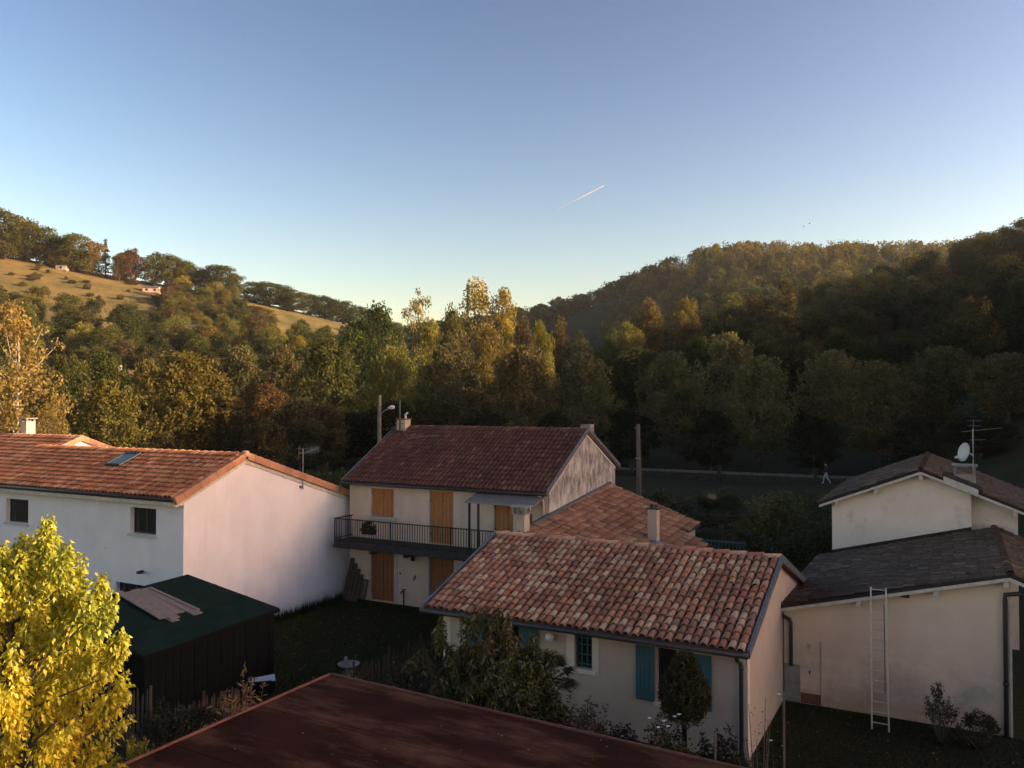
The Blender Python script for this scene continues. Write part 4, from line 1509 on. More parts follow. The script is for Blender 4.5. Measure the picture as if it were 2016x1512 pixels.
for (uu, w_) in ((FR0 - 0.02, 0.07), (FR1 - 0.03, 0.07)):
    for (p, q) in (((19.18, 2.62), (FRV, FRZ - 0.04)), ((27.58, 2.62), (FRV, FRZ - 0.04))):
        MB().prism([(uu, p[0], p[1] - 0.05), (uu, q[0], q[1] - 0.05), (uu, q[0], q[1] + 0.15), (uu, p[0], p[1] + 0.15)], (w_, 0, 0)).build('verge_flashing', 'zinc', froof)
mb = MB().tube([(FR0 - 0.02, 19.13, 2.63), (FR1 + 0.02, 19.13, 2.63)], 0.07, 8)
mb.build('gutter', 'dark_gutter', fh, True)
mb = MB().tube([(FU1 - 0.12, 19.13, 2.60), (FU1 - 0.12, 19.22, 2.48), (FU1 - 0.12, 19.60, 2.30), (FU1 - 0.12, 19.63, 2.2), (FU1 - 0.12, 19.63, 0.0)], 0.05, 8).tube([(FU1 - 0.12, 19.63, 2.16), (FU1 - 0.12, 19.63, 2.24)], 0.06, 8)
mb.build('downpipe', 'dark_gutter', fh, True)

# ================================================================ RIGHT HOUSE
RU0, RU1, RV0, RV1 = -4.25, 1.24, 24.3, 32.5
rh = thing('old_house', 'old pale rendered house with dark mossy roofs at two levels', 'house', (RU0, RV0, 0))


def zlow(u_):
    return 2.55 + (u_ + 4.25) * 0.254


mb = MB()
mb.prism([(RU0, RV0, 0), (RU1, RV0, 0), (RU1, RV0, zlow(RU1)), (RU0, RV0, zlow(RU0))], (0, RV1 - RV0 - 0.01, 0))
mb.build('wall', 'rough_render', rh)
mb = MB()
UP0, UPX, UP1 = -3.95, -1.0, 1.92
gz = lambda u_: 5.86 - 0.40 * abs(u_ - UPX)
mb.prism([(UP0, RV1, 0.0), (0.54, RV1, 0.0), (0.54, RV1, gz(0.54)), (UPX, RV1, gz(UPX)), (UP0, RV1, gz(UP0))], (0, 9.3, 0))
mb.prism([(0.541, RV1 + 0.38, 0.0), (UP1, RV1 + 0.38, 0.0), (UP1, RV1 + 0.38, gz(UP1)), (0.541, RV1 + 0.38, gz(0.54))], (0, 8.9, 0))
mb.build('upper_wall', 'pale_gable', rh)


def slope_roof(parent, pts, th, name, mat):
    P = [np.array(p, float) for p in pts]
    n_ = np.cross(P[1] - P[0], P[2] - P[0])
    n_ /= np.linalg.norm(n_)
    if n_[2] < 0:
        n_ = -n_
    return MB().prism([p - n_ * th for p in P], n_ * th).build(name, mat, parent), n_


# lower roof: long left slope and short right slope
zl = lambda u_: zlow(u_) + 0.17
RG = 1.22
lo_l, n1 = slope_roof(rh, [(-4.42, RV0 - 0.28, zl(-4.42)), (RG, RV0 - 0.28, zl(RG)), (RG, RV1 + 0.36, zl(RG)), (-4.42, RV1 + 0.1, zl(-4.42))], 0.10, 'roof', 'dark_moss_deck')
dv = np.array([RG + 4.42, 0, zl(RG) - zl(-4.42)])
Ld = np.linalg.norm(dv)
dv /= Ld
sag = lambda x, y: 0.025 * math.sin(x * 0.9) * math.sin(y * 0.8)
lay_tiles(lo_l, (-4.44, RV1 + 0.05, zl(-4.42)), (0, -1, 0), dv, RV1 - RV0 + 0.3, Ld, 0.215, 0.30, 'moss_tile', 'tile_moss', hs=0.42, jitter=0.03, bow=sag, nparts=300)
lo_r, n2 = slope_roof(rh, [(RG, RV0 - 0.28, zl(RG)), (RG + 1.0, RV0 - 0.28, zl(RG) - 0.42), (RG + 1.0, RV1 + 0.36, zl(RG) - 0.42), (RG, RV1 + 0.36, zl(RG))], 0.10, 'roof', 'dark_moss_deck')
dv2 = np.array([-1.0, 0, 0.42])
dv2 /= np.linalg.norm(dv2)
lay_tiles(lo_r, (RG + 1.02, RV0 - 0.28, zl(RG) - 0.42), (0, 1, 0), dv2, RV1 - RV0 + 0.6, 1.08, 0.215, 0.30, 'moss_tile', 'tile_moss_b', hs=0.42, jitter=0.03, nparts=0)
ridge_tiles(lo_l, (RG, RV0 - 0.28, zl(RG) + 0.0), (RG, RV1 + 0.3, zl(RG) + 0.0), 0.11, 22, 'moss_tile', 'ridge_moss')
# upper roof
gz2 = lambda u_: gz(u_) + 0.17
UR0, UR1 = -4.35, 2.75
up_l, n1 = slope_roof(rh, [(UR0, RV1 - 0.32, gz2(UR0)), (UPX, RV1 - 0.32, gz2(UPX)), (UPX, 42.1, gz2(UPX)), (UR0, 42.1, gz2(UR0))], 0.10, 'roof', 'dark_moss_deck')
dv = np.array([UPX - UR0, 0, gz2(UPX) - gz2(UR0)])
Ld = np.linalg.norm(dv)
dv /= Ld
lay_tiles(up_l, (UR0 - 0.02, 42.1, gz2(UR0)), (0, -1, 0), dv, 42.1 - RV1 + 0.32, Ld, 0.215, 0.30, 'moss_tile', 'tile_moss_c', hs=0.42, jitter=0.03, bow=sag, nparts=0)
up_r, n2 = slope_roof(rh, [(UPX, RV1 - 0.32, gz2(UPX)), (UR1, RV1 - 0.32, gz2(UR1)), (UR1, 42.1, gz2(UR1)), (UPX, 42.1, gz2(UPX))], 0.10, 'roof', 'dark_moss_deck')
dv = np.array([UPX - UR1, 0, gz2(UPX) - gz2(UR1)])
Ld = np.linalg.norm(dv)
dv /= Ld
lay_tiles(up_r, (UR1 + 0.02, RV1 - 0.3, gz2(UR1)), (0, 1, 0), dv, 42.1 - RV1 + 0.3, Ld, 0.215, 0.30, 'moss_tile', 'tile_moss_d', hs=0.42, jitter=0.03, bow=sag, nparts=0)
ridge_tiles(up_l, (UPX, RV1 - 0.32, gz2(UPX)), (UPX, 42.1, gz2(UPX)), 0.11, 24, 'moss_tile', 'ridge_moss_b')
# bargeboards and purlin ends
for (p, q, y_) in (((-4.42, zl(-4.42)), (RG, zl(RG)), RV0 - 0.30), ((RG + 1.0, zl(RG) - 0.42), (RG, zl(RG)), RV0 - 0.30), ((UR0, gz2(UR0)), (UPX, gz2(UPX)), RV1 - 0.34), ((UR1, gz2(UR1)), (UPX, gz2(UPX)), RV1 - 0.34)):
    p_, q_ = sorted((p, q))
    MB().prism([(p_[0], y_, p_[1] - 0.17), (q_[0], y_, q_[1] - 0.17), (q_[0], y_, q_[1] - 0.085), (p_[0], y_, p_[1] - 0.085)], (0, 0.03, 0)).build('bargeboard', 'white_wood', rh)
for uu in (-2.28, -0.42, 1.14):
    box_part('purlin_end', 'white_wood', rh, uu - 0.06, uu + 0.06, RV0 - 0.26, RV0 - 0.002, zl(uu) - 0.32, zl(uu) - 0.12)
box_part('purlin_end', 'dark_moss_deck', rh, -1.25, -1.05, RV0 - 0.2, RV0 - 0.002, zl(-1.15) - 0.26, zl(-1.15) - 0.13)
for uu in (-3.75, -2.45, -1.0, 1.82):
    box_part('purlin_end', 'white_wood', rh, uu - 0.06, uu + 0.06, RV1 - 0.30, RV1 - 0.002, gz2(uu) - (0.34 if uu != -1.0 else 0.36), gz2(uu) - 0.13)
# flashing at the foot of the upper wall, wide white board on the right rake, grey patch
MB().beam((UP0 - 0.05, RV1 - 0.04, zl(UP0) + 0.08), (0.54, RV1 - 0.04, zl(0.54) + 0.10), 0.10, 0.12).build('wall_flashing', 'dark_moss_deck', rh)
MB().prism([(-0.30, RV1 - 0.36, gz2(-0.30) - 0.16), (0.75, RV1 - 0.36, gz2(0.75) - 0.16), (0.75, RV1 - 0.36, gz2(0.75) + 0.08), (-0.30, RV1 - 0.36, gz2(-0.30) + 0.08)], (0, 0.018, 0)).build('white_flashing', 'white_wood', rh)
mb = MB()
mb.prism([(-0.28, RV1 - 0.3, gz2(-0.28) + 0.085), (0.9, RV1 - 0.3, gz2(0.9) + 0.085), (0.9, RV1 + 1.3, gz2(0.9) + 0.085), (-0.28, RV1 + 1.3, gz2(-0.28) + 0.085)], (0, 0, 0.02))
mb.build('roof_patch', 'dark_moss_deck', up_r)
# chimney with slab on legs
ch = box_part('chimney', 'brick_plaster', rh, 0.02, 0.72, 34.3, 34.9, 5.0, 5.72)
mb = MB().box(-0.05, 0.79, 34.2, 35.0, 6.02, 6.09)
for (a, b) in ((0.06, 34.34), (0.68, 34.34), (0.06, 34.86), (0.68, 34.86)):
    mb.box(a - 0.05, a + 0.05, b - 0.05, b + 0.05, 5.719, 6.021)
mb.build('chimney_cap', 'concrete', ch)
# pipes and fixings on the front wall
MB().tube([(RU0 - 0.12, RV0 - 0.12, 2.50), (RU0 + 0.02, RV0 - 0.08, 2.36), (RU0 + 0.16, RV0 - 0.06, 2.30), (RU0 + 0.20, RV0 - 0.06, 2.2), (RU0 + 0.20, RV0 - 0.06, 1.02)], 0.05, 8).build('downpipe', 'dark_gutter', rh, True)
MB().tube([(-4.48, RV0 - 0.3, zl(-4.42) - 0.08), (-4.48, RV1, zl(-4.42) - 0.08)], 0.065, 8).build('gutter', 'zinc', rh, True)
MB().tube([(RG + 1.0, RV0 - 0.2, zl(RG) - 0.52), (RG + 0.2, RV0 - 0.1, zl(RG) - 0.50), (RU1 - 0.12, RV0 - 0.07, zl(RG) - 0.56), (RU1 - 0.12, RV0 - 0.07, zl(RG) - 0.7), (RU1 - 0.12, RV0 - 0.07, 0.0)], 0.055, 8).tube([(RU1 - 0.12, RV0 - 0.07, 1.3), (RU1 - 0.12, RV0 - 0.07, 1.36)], 0.068, 8).build('downpipe', 'dark_gutter', rh, True)
box_part('corner_board', 'white_wood', rh, RU1 - 0.03, RU1 + 0.02, RV0 - 0.02, RV0 - 0.001, 0.0, 3.3)
MB().tube([(-3.26, RV0 - 0.02, 0.02), (-3.26, RV0 - 0.02, 1.78)], 0.016, 6).build('conduit', 'brick_plaster', rh)
MB().box(-3.61, -3.53, RV0 - 0.03, RV0 - 0.001, 1.54, 1.68).build('meter_box', 'brick_plaster', rh)
MB().box(-3.58, -3.55, RV0 - 0.03, RV0 - 0.001, 0.84, 0.93).build('wall_hook', 'dark_iron', rh)
box_part('render_patch', 'concrete', rh, RU0 + 0.002, -3.82, RV0 - 0.012, RV0 - 0.001, 0.0, 1.05)
box_part('brick_patch', 'red_brick', rh, -3.81, -3.28, RV0 - 0.014, RV0 - 0.001, 0.02, 0.30)

# dish and aerial on the roof
ds = thing('satellite_dish', 'round white satellite dish beside the slab topped chimney', 'satellite dish', (0.50, 34.1, 5.7))
dc = np.array([0.42, 33.95, 6.56])
ax = np.array([-0.82, -0.50, 0.22])
ax /= np.linalg.norm(ax)
prof = [(0.34 * k / 8, 0.10 * (k / 8) ** 2) for k in range(9)]
dd = MB().lathe(dc, prof, 28, ax).lathe(dc - ax * 0.012, list(reversed(prof)), 28, ax)
dd.build('dish', 'dish_white', ds, True)
MB().tube([dc - ax * 0.02, dc - ax * 0.12, (0.63, 34.05, 6.45)], 0.03, 6).build('bracket', 'grey_metal', ds)
fe = dc + ax * 0.42 + np.array([0, 0, -0.28])
MB().tube([dc + ax * 0.06 + np.array([0, 0, -0.30]), fe], 0.014, 5).build('arm', 'grey_metal', ds)
MB().tube([fe, fe - ax * 0.10 + np.array([0, 0, 0.06])], 0.045, 8).build('receiver', 'dish_white', ds, True)
ar = thing('roof_aerial', 'comb shaped television aerial on the mast behind the satellite dish', 'aerial', (0.64, 34.12, 5.7))
MB().tube([(0.64, 34.12, 5.55), (0.64, 34.12, 7.40)], 0.025, 6).build('mast', 'grey_metal', ar)
mb = MB()
p0, p1 = np.array([0.30, 34.12, 7.30]), np.array([1.55, 34.30, 7.45])
mb.tube([p0, p1], 0.012, 5)
for k in range(12):
    c_ = p0 + (p1 - p0) * (0.25 + 0.75 * k / 11)
    w_ = 0.16 - 0.006 * k
    mb.tube([c_ + np.array([0.0, -w_, 0.0]), c_ + np.array([0, w_, 0.0])], 0.007, 4)
mb.tube([(0.66, 34.12, 7.3), (0.66, 34.12, 7.74)], 0.008, 4).tube([(0.45, 34.12, 7.70), (0.95, 34.12, 7.70)], 0.008, 4).tube([(0.48, 34.12, 7.52), (0.9, 34.12, 7.52)], 0.008, 4)
mb.tube([(0.5, 34.12, 7.0), (1.05, 34.2, 7.03)], 0.008, 4)
mb.build('antenna', 'grey_metal', ar)

# ladder
ld = thing('ladder', 'tall metal ladder leaning on the old house wall', 'ladder', (-1.7, 23.3, 0))
LB0, LB1 = np.array([-1.70, 23.22, -0.02]), np.array([-1.78, 24.02, 3.47])
for s_, nm in ((-0.20, 'l'), (0.20, 'r')):
    MB().beam(LB0 + np.array([s_, 0, 0]), LB1 + np.array([s_ * 0.92, 0, 0]), 0.035, 0.075, (0, 1, 0)).build('rail', 'aluminium', ld)
for k in range(14):
    t_ = (k + 0.75) / 14
    c_ = LB0 + (LB1 - LB0) * t_
    MB().tube([c_ - np.array([0.19, 0, 0]), c_ + np.array([0.19, 0, 0])], 0.016, 6).build('rung', 'aluminium', ld)
MB().tube([LB0 + (LB1 - LB0) * 0.26 + np.array([0.13, -0.04, 0]), LB0 + (LB1 - LB0) * 0.88 + np.array([0.13, -0.04, 0])], 0.01, 5).build('rope', 'dark_iron', ld)

# ================================================================ GREEN SHED, PLANKS
gs = thing('garden_shed', 'dark timber shed with a sloping green felt roof', 'shed', (-20, 16.5, 0))
sA, sB, sC, sD = np.array([-21.95, 18.88, 2.79]), np.array([-17.98, 18.88, 2.165]), np.array([-17.98, 14.10, 2.03]), np.array([-21.95, 14.10, 2.65])
sn = np.cross(sD - sA, sC - sA)
sn /= np.linalg.norm(sn)
sn = sn if sn[2] > 0 else -sn
groof = MB().prism([p - sn * 0.06 for p in (sA, sB, sC, sD)], sn * 0.06).build('roof', 'green_felt', gs)
for t_ in (0.32, 0.66):
    a = sA + (sB - sA) * t_
    b = sD + (sC - sD) * t_
    MB().obox((a + b) / 2 + sn * 0.004, (b - a) / 2, (sB - sA) / np.linalg.norm(sB - sA) * 0.05, sn * 0.006).build('felt_seam', 'green_felt', groof)
for k in range(34):
    u_ = -18.12 if k < 20 else -21.8 + (k - 20) * 0.27
    if k < 20:
        v0_, v1_ = 14.22 + k * 0.228, 14.22 + (k + 1) * 0.228 - 0.012
        zt_ = 2.03 + (v0_ - 14.1) / 4.78 * 0.135 - 0.05
        box_part('wall_board', 'black_board', gs, -18.13, -18.10 + 0.006 * (k % 2), v0_, v1_, 0.0, zt_)
    else:
        ua, ub = u_, u_ + 0.258
        zt_ = 2.65 + (u_ + 21.95) / 3.97 * -0.62 - 0.10
        box_part('wall_board', 'black_board', gs, ua, ub, 14.2, 14.225 + 0.006 * (k % 2), 0.0, zt_)
MB().box(-21.8, -18.14, 14.24, 18.75, 0.0, 1.95).build('inner_wall', 'black_board', gs)
MB().beam(sB + np.array([0.01, 0, -0.07]), sC + np.array([0.01, 0, -0.07]), 0.03, 0.08).build('roof_edge', 'black_board', gs)

sx_ = (sB - sA) / np.linalg.norm(sB - sA)
sy_ = (sA - sD) / np.linalg.norm(sA - sD)
specs = [(0.25, 2.98, 2.6, 0.30, -5, 0), (0.15, 2.70, 2.3, 0.28, -6, 0), (0.35, 2.62, 2.1, 0.26, -8, 1), (0.25, 2.40, 2.5, 0.28, -8, 1), (0.45, 2.22, 2.4, 0.24, -6, 0), (0.1, 2.16, 2.5, 0.22, -9, 2), (0.35, 3.08, 2.3, 0.10, -4, 1)]
plabels = ['long grey weathered plank, topmost at the back of the heap on the shed roof', 'grey plank with a split end lying across the shed roof heap', 'pale grey plank lying on top of the middle of the shed roof heap', 'brownish plank stacked second from the front on the shed roof', 'short plank poking out to the front of the shed roof heap', 'front plank of the heap with its end resting on another', 'narrow batten along the back of the heap on the shed roof']
for k, (a, b, L_, w_, ang, lv) in enumerate(specs):
    ca, sa = math.cos(math.radians(ang)), math.sin(math.radians(ang))
    d_ = sx_ * ca + sy_ * sa
    w2 = np.cross(sn, d_)
    st = sD + sx_ * a + sy_ * b + sn * (0.016 + 0.031 * lv)
    pk = thing('plank', plabels[k], 'plank', tuple(st), 'planks heaped on the shed roof')
    MB().obox(st + d_ * L_ / 2, d_ * L_ / 2, w2 * w_ / 2, sn * 0.0155).build('board', 'grey_plank', pk)

# ================================================================ RED ROOFED GARAGE
ga = thing('garage', 'flat roofed garage with a rusty red brown felt roof', 'garage', (-7, 8, 0))
gA = np.array([-11.70, 13.80, 2.60])


def gpt(u_, v_):
    return np.array([u_, v_, 2.60 - (u_ + 11.7) * 0.0243])


mb = MB()
mb.prism([gpt(-11.7, 13.8), gpt(-11.7, 2.0), gpt(2.5, 2.0), gpt(2.5, 13.8)], (0, 0, -0.10))
grf = mb.build('roof', 'rust_felt', ga)
mb = MB()
mb.beam(gpt(-11.7, 13.8) + np.array([0, 0.012, -0.02]), gpt(2.5, 13.8) + np.array([0, 0.012, -0.02]), 0.03, 0.12)
mb.build('roof_edge', 'rust_edge', grf)
MB().beam(gpt(-11.7, 13.8) + np.array([-0.012, 0, -0.02]), gpt(-11.7, 2.0) + np.array([-0.012, 0, -0.02]), 0.03, 0.12).build('roof_edge', 'rust_edge', grf)
for k in range(1, 6):
    v_ = 13.8 - k * 2.0
    MB().beam(gpt(-11.69, v_) + np.array([0, 0, 0.004]), gpt(2.49, v_) + np.array([0, 0, 0.004]), 0.07, 0.008).build('felt_seam', 'rust_felt', grf)
MB().prism([(-11.5, 2.2, 0), (2.3, 2.2, 0), (2.3, 13.6, 0), (-11.5, 13.6, 0)], (0, 0, 2.24)).build('wall', 'beige_render', ga)

# ================================================================ GARDEN FENCES
pick_me = MB().add([(-0.028, -0.008, 0), (0.028, -0.008, 0), (0.028, 0.008, 0), (-0.028, 0.008, 0), (-0.026, -0.008, 0.93), (0.026, -0.008, 0.93), (0.026, 0.008, 0.93), (-0.026, 0.008, 0.93), (0, -0.008, 1.0), (0, 0.008, 1.0)],
                   [(0, 1, 5, 8, 4), (3, 7, 9, 6, 2), (1, 2, 6, 5), (0, 4, 7, 3), (4, 8, 9, 7), (5, 6, 9, 8)])
PICK = mesh_np('picket', np.array(pick_me.v), pick_me.f, 'paling')


def paling_fence(p, q, h, sp, label, wob=0.06):
    p, q = np.array(p, float), np.array(q, float)
    d = q - p
    L = np.linalg.norm(d)
    d /= L
    f = thing('paling_fence', label, 'fence', (p[0], p[1], 0), 'split paling fences of the garden')
    ang = math.atan2(d[1], d[0])
    n_ = int(L / sp)
    for i in range(n_):
        c_ = p + d * (i * sp)
        o = link('paling', PICK, f, Vector((c_[0], c_[1], -0.02)) - ROOT[f.name])
        o.scale = (rng.uniform(0.7, 1.15), 1, h * rng.uniform(0.86, 1.06))
        o.rotation_euler = (rng.uniform(-wob, wob), rng.uniform(-wob, wob), ang)
    nrm = np.array([-d[1], d[0]])
    for zz in (0.22, 0.72):
        a, b = p + nrm * 0.012, q + nrm * 0.012
        MB().tube([(a[0], a[1], h * zz), ((a + b)[0] / 2, (a + b)[1] / 2, h * zz - 0.03), (b[0], b[1], h * zz)], 0.006, 4).build('wire', 'dark_iron', f)
    for t_ in np.arange(0, 1.001, 1 / max(1, round(L / 1.6))):
        c_ = p + (q - p) * t_ + nrm * 0.05
        MB().tube([(c_[0], c_[1], -0.1), (c_[0] + 0.02, c_[1], h * 1.1)], 0.035, 6).build('post', 'paling', f)


paling_fence((-14.95, 17.0), (-14.75, 23.4), 1.0, 0.085, 'low split paling fence running along the lawn to the beige house')
paling_fence((-21.2, 13.3), (-17.0, 13.5), 1.45, 0.075, 'tall split paling fence in front of the green roofed shed')
paling_fence((-17.0, 13.6), (-16.6, 16.4), 0.95, 0.085, 'short split paling fence turning the corner beside the shed')

# bird bath on the lawn
bb = thing('bird_bath', 'round stone bird bath table standing on the dark lawn', 'bird bath', (-16.2, 19.95, 0))
MB().lathe((-16.2, 19.95, 0), [(0.24, -0.01), (0.24, 0.05), (0.10, 0.10), (0.08, 0.34), (0.14, 0.40)], 14).build('pedestal', 'concrete', bb, True)
MB().lathe((-16.2, 19.95, 0), [(0.0, 0.40), (0.30, 0.41), (0.34, 0.47), (0.31, 0.47), (0.27, 0.44), (0.0, 0.43)], 18).build('bowl', 'concrete', bb, True)
mb = MB().lathe((-16.32, 19.95, 0.43), [(0.0, 0.24), (0.05, 0.22), (0.07, 0.1), (0.05, 0.0)], 10)
mb.build('finial', 'concrete', bb, True)

# blue sheet behind the brown bush
bs = thing('plastic_sheet', 'pale blue plastic sheet lying by the shed', 'sheet', (-17.6, 17.6, 0))
MB().obox((-17.55, 17.75, 0.42), (0.22, 0.28, 0.02), (-0.10, 0.08, 0.05), (0, 0, 0.006)).build('panel', 'sheet_blue', bs)
MB().box(-17.75, -17.3, 17.5, 18.0, -0.02, 0.40).build('crate', 'black_board', bs)

# cane stuck behind the garage roof
gc = thing('green_cane', 'bright green garden cane standing behind the garage roof', 'cane', (-10.6, 14.6, 0))
MB().tube([(-10.95, 14.35, 0.0), (-10.6, 14.55, 2.32)], 0.012, 6).build('stick', 'plastic_green', gc)

# thin posts of the wire fence at the right
for k, (px, top, D_, lab) in enumerate(((1543, 1362, 14.2, 'tall rusty fence post by the bare twiggy shrub'), (1408, 1442, 14.6, 'short fence post beside the dark bush below the beige house corner'))):
    p = at(px, top, D=D_)
    fp = thing('fence_post', lab, 'post', (p[0], p[1], 0))
    MB().tube([(p[0], p[1], -0.1), (p[0], p[1], p[2])], 0.02, 6).build('stake', 'pole_wood', fp)
    MB().tube([(p[0] - 0.03, p[1], p[2] - 0.08), (p[0] + 0.03, p[1], p[2] - 0.08)], 0.008, 4).build('nail', 'dark_iron', fp)

# ================================================================ STREET AND PARK
pA, pB = at(747, 778, D=48), at(1256, 835, D=48)
up1 = thing('utility_pole', 'tall concrete pole carrying a street lamp behind the cream house', 'pole', (pA[0], pA[1], 0))
MB().tube([(pA[0], pA[1], -0.3), (pA[0], pA[1], pA[2])], [0.16, 0.10], 8).build('post', 'concrete_pole', up1, True)
al = np.array([RIGHT[0], RIGHT[1], 0])
b0 = np.array([pA[0], pA[1], pA[2] - 1.25])
MB().tube([b0, b0 + al * 0.25 + np.array([0, 0, 0.32]), b0 + al * 0.55 + np.array([0, 0, 0.48])], 0.03, 6).build('lamp_arm', 'grey_metal', up1, True)
lc = b0 + al * 0.70 + np.array([0, 0, 0.50])
MB().lathe(lc - al * 0.22, [(0.03, 0.0), (0.09, 0.08), (0.13, 0.22), (0.11, 0.36), (0.0, 0.44)], 10, al + np.array([0, 0, 0.18])).build('lamp_head', 'dish_white', up1, True)
MB().tube([b0 + np.array([0, 0, -2.2]) - al * 0.5, b0 + np.array([0, 0, -2.2]) + al * 0.1], 0.02, 5).tube([b0 + np.array([0, 0, -0.05]) - al * 0.14, b0 + np.array([0, 0, -0.05]) + al * 0.14], 0.025, 5).build('crossarm', 'grey_metal', up1)
up2 = thing('utility_pole', 'bare wooden utility pole behind the low brown roof', 'pole', (pB[0], pB[1], 0))
MB().tube([(pB[0], pB[1], -0.3), (pB[0] + 0.05, pB[1], 4.0), (pB[0], pB[1], pB[2])], [0.17, 0.15, 0.11], 8).build('post', 'pole_wood', up2, True)
MB().box(pB[0] - 0.14, pB[0] + 0.14, pB[1] - 0.14, pB[1] + 0.14, pB[2] - 2.0, pB[2] - 1.95).tube([(pB[0], pB[1], pB[2] - 0.3), (pB[0] - 0.2, pB[1], pB[2] - 0.2)], 0.03, 6).tube([(pB[0], pB[1], 3.2), (pB[0] + 0.3, pB[1], 3.25)], 0.03, 5).build('bracket', 'grey_metal', up2)

pw = thing('parapet', 'long low concrete parapet along the park path below the trees', 'parapet', (-20, 73.6, 1.4))
for k in range(30):
    ua, ub = -75 + k * 2.7, -75 + (k + 1) * 2.7 - 0.02
    za, zb = (2.18 if ua > -40 else 2.05), (2.18 if ub > -40 else 2.05)
    MB().beam((ua, 73.6, za - 0.1), (ub, 73.6, zb - 0.1), 0.30, 0.22).build('coping', 'parapet_stone', pw)
for k in range(11):
    ua = -75 + k * 8.1
    box_part('post', 'dark_moss_deck', pw, ua - 0.15, ua + 0.15, 73.38, 73.82, 0.5, 2.75 if ua > -30 else 2.3)
MB().box(-75, 6, 73.5, 73.7, 0.3, 1.97).build('wall', 'dark_moss_deck', pw)


def skin_person(name, label, x, y, z, face):
    e_ = thing(name, label, 'person', (x, y, z))
    V = [(0, 0, 0.93), (0, 0.01, 1.10), (0, 0.01, 1.28), (0, 0.0, 1.42), (0, 0.02, 1.50), (0, 0.05, 1.62), (0, 0.04, 1.72),
         (0.10, 0.0, 0.90), (0.11, 0.18, 0.50), (0.10, 0.22, 0.09), (0.10, 0.36, 0.05),
         (-0.10, 0.0, 0.90), (-0.11, -0.06, 0.50), (-0.10, -0.34, 0.16), (-0.10, -0.24, 0.06),
         (0.19, 0.0, 1.39), (0.24, -0.14, 1.13), (0.23, -0.05, 0.90), (0.22, -0.02, 0.80),
         (-0.19, 0.0, 1.39), (-0.24, 0.08, 1.13), (-0.21, 0.26, 0.98), (-0.20, 0.34, 0.96)]
    E = [(0, 1), (1, 2), (2, 3), (3, 4), (4, 5), (5, 6), (0, 7), (7, 8), (8, 9), (9, 10), (0, 11), (11, 12), (12, 13), (13, 14), (3, 15), (15, 16), (16, 17), (17, 18), (3, 19), (19, 20), (20, 21), (21, 22)]
    Rr = [0.15, 0.14, 0.15, 0.12, 0.055, 0.095, 0.08, 0.09, 0.065, 0.042, 0.035, 0.09, 0.065, 0.042, 0.035, 0.06, 0.045, 0.035, 0.03, 0.06, 0.045, 0.035, 0.03]
    me = bpy.data.meshes.new('body')
    me.from_pydata(V, E, [])
    o = link('body', me, e_)
    o.modifiers.new('skin', 'SKIN')
    o.modifiers.new('sub', 'SUBSURF').levels = 1
    o.modifiers['sub'].render_levels = 1
    for i, sv in enumerate(me.skin_vertices[0].data):
        sv.radius = (Rr[i], Rr[i])
        sv.use_root = (i == 0)
    m_ = new_mat('walker_clothes')
    t = NT(m_)
    out = t.n('ShaderNodeOutputMaterial')
    b_ = t.n('ShaderNodeBsdfPrincipled', Roughness=0.9)
    t.l(b_.outputs[0], out.inputs[0])
    tc = t.n('ShaderNodeTexCoord')
    sp = t.n('ShaderNodeSeparateXYZ')
    t.l(tc.outputs['Object'], sp.inputs[0])
    dv_ = t.n('ShaderNodeMath', operation='DIVIDE')
    t.l(sp.outputs[2], dv_.inputs[0])
    dv_.inputs[1].default_value = 1.8
    rp = t.n('ShaderNodeValToRGB')
    rp.color_ramp.interpolation = 'CONSTANT'
    els = rp.color_ramp.elements
    for _ in range(2):
        els.new(0.5)
    for e__, (p_, c_) in zip(els, ((0.0, (0.7, 0.7, 0.7)), (0.065, (0.34, 0.34, 0.35)), (0.52, (0.02, 0.02, 0.022)), (0.83, (0.42, 0.27, 0.19)))):
        e__.position = p_
        e__.color = c4(c_)
    t.l(dv_.outputs[0], rp.inputs[0])
    t.l(rp.outputs[0], b_.inputs['Base Color'])
    me.materials.append(m_)
    hr = MB().lathe((0, 0.03, 1.70), [(0.0, 0.125), (0.06, 0.11), (0.10, 0.05), (0.105, -0.02), (0.08, -0.06)], 10)
    h_ = link('hair', mesh_np('hair', np.array(hr.v), hr.f, 'hair_dark', True), e_)
    e_.rotation_euler = (0, 0, face)
    return e_


wp = at(1612, 938, z=2.0)
skin_person('person', 'walker in black top, grey trousers and white shoes on the park path', -9.3, 73.0, max(1.55, ground_z(-9.3, 73.0)), math.radians(100))


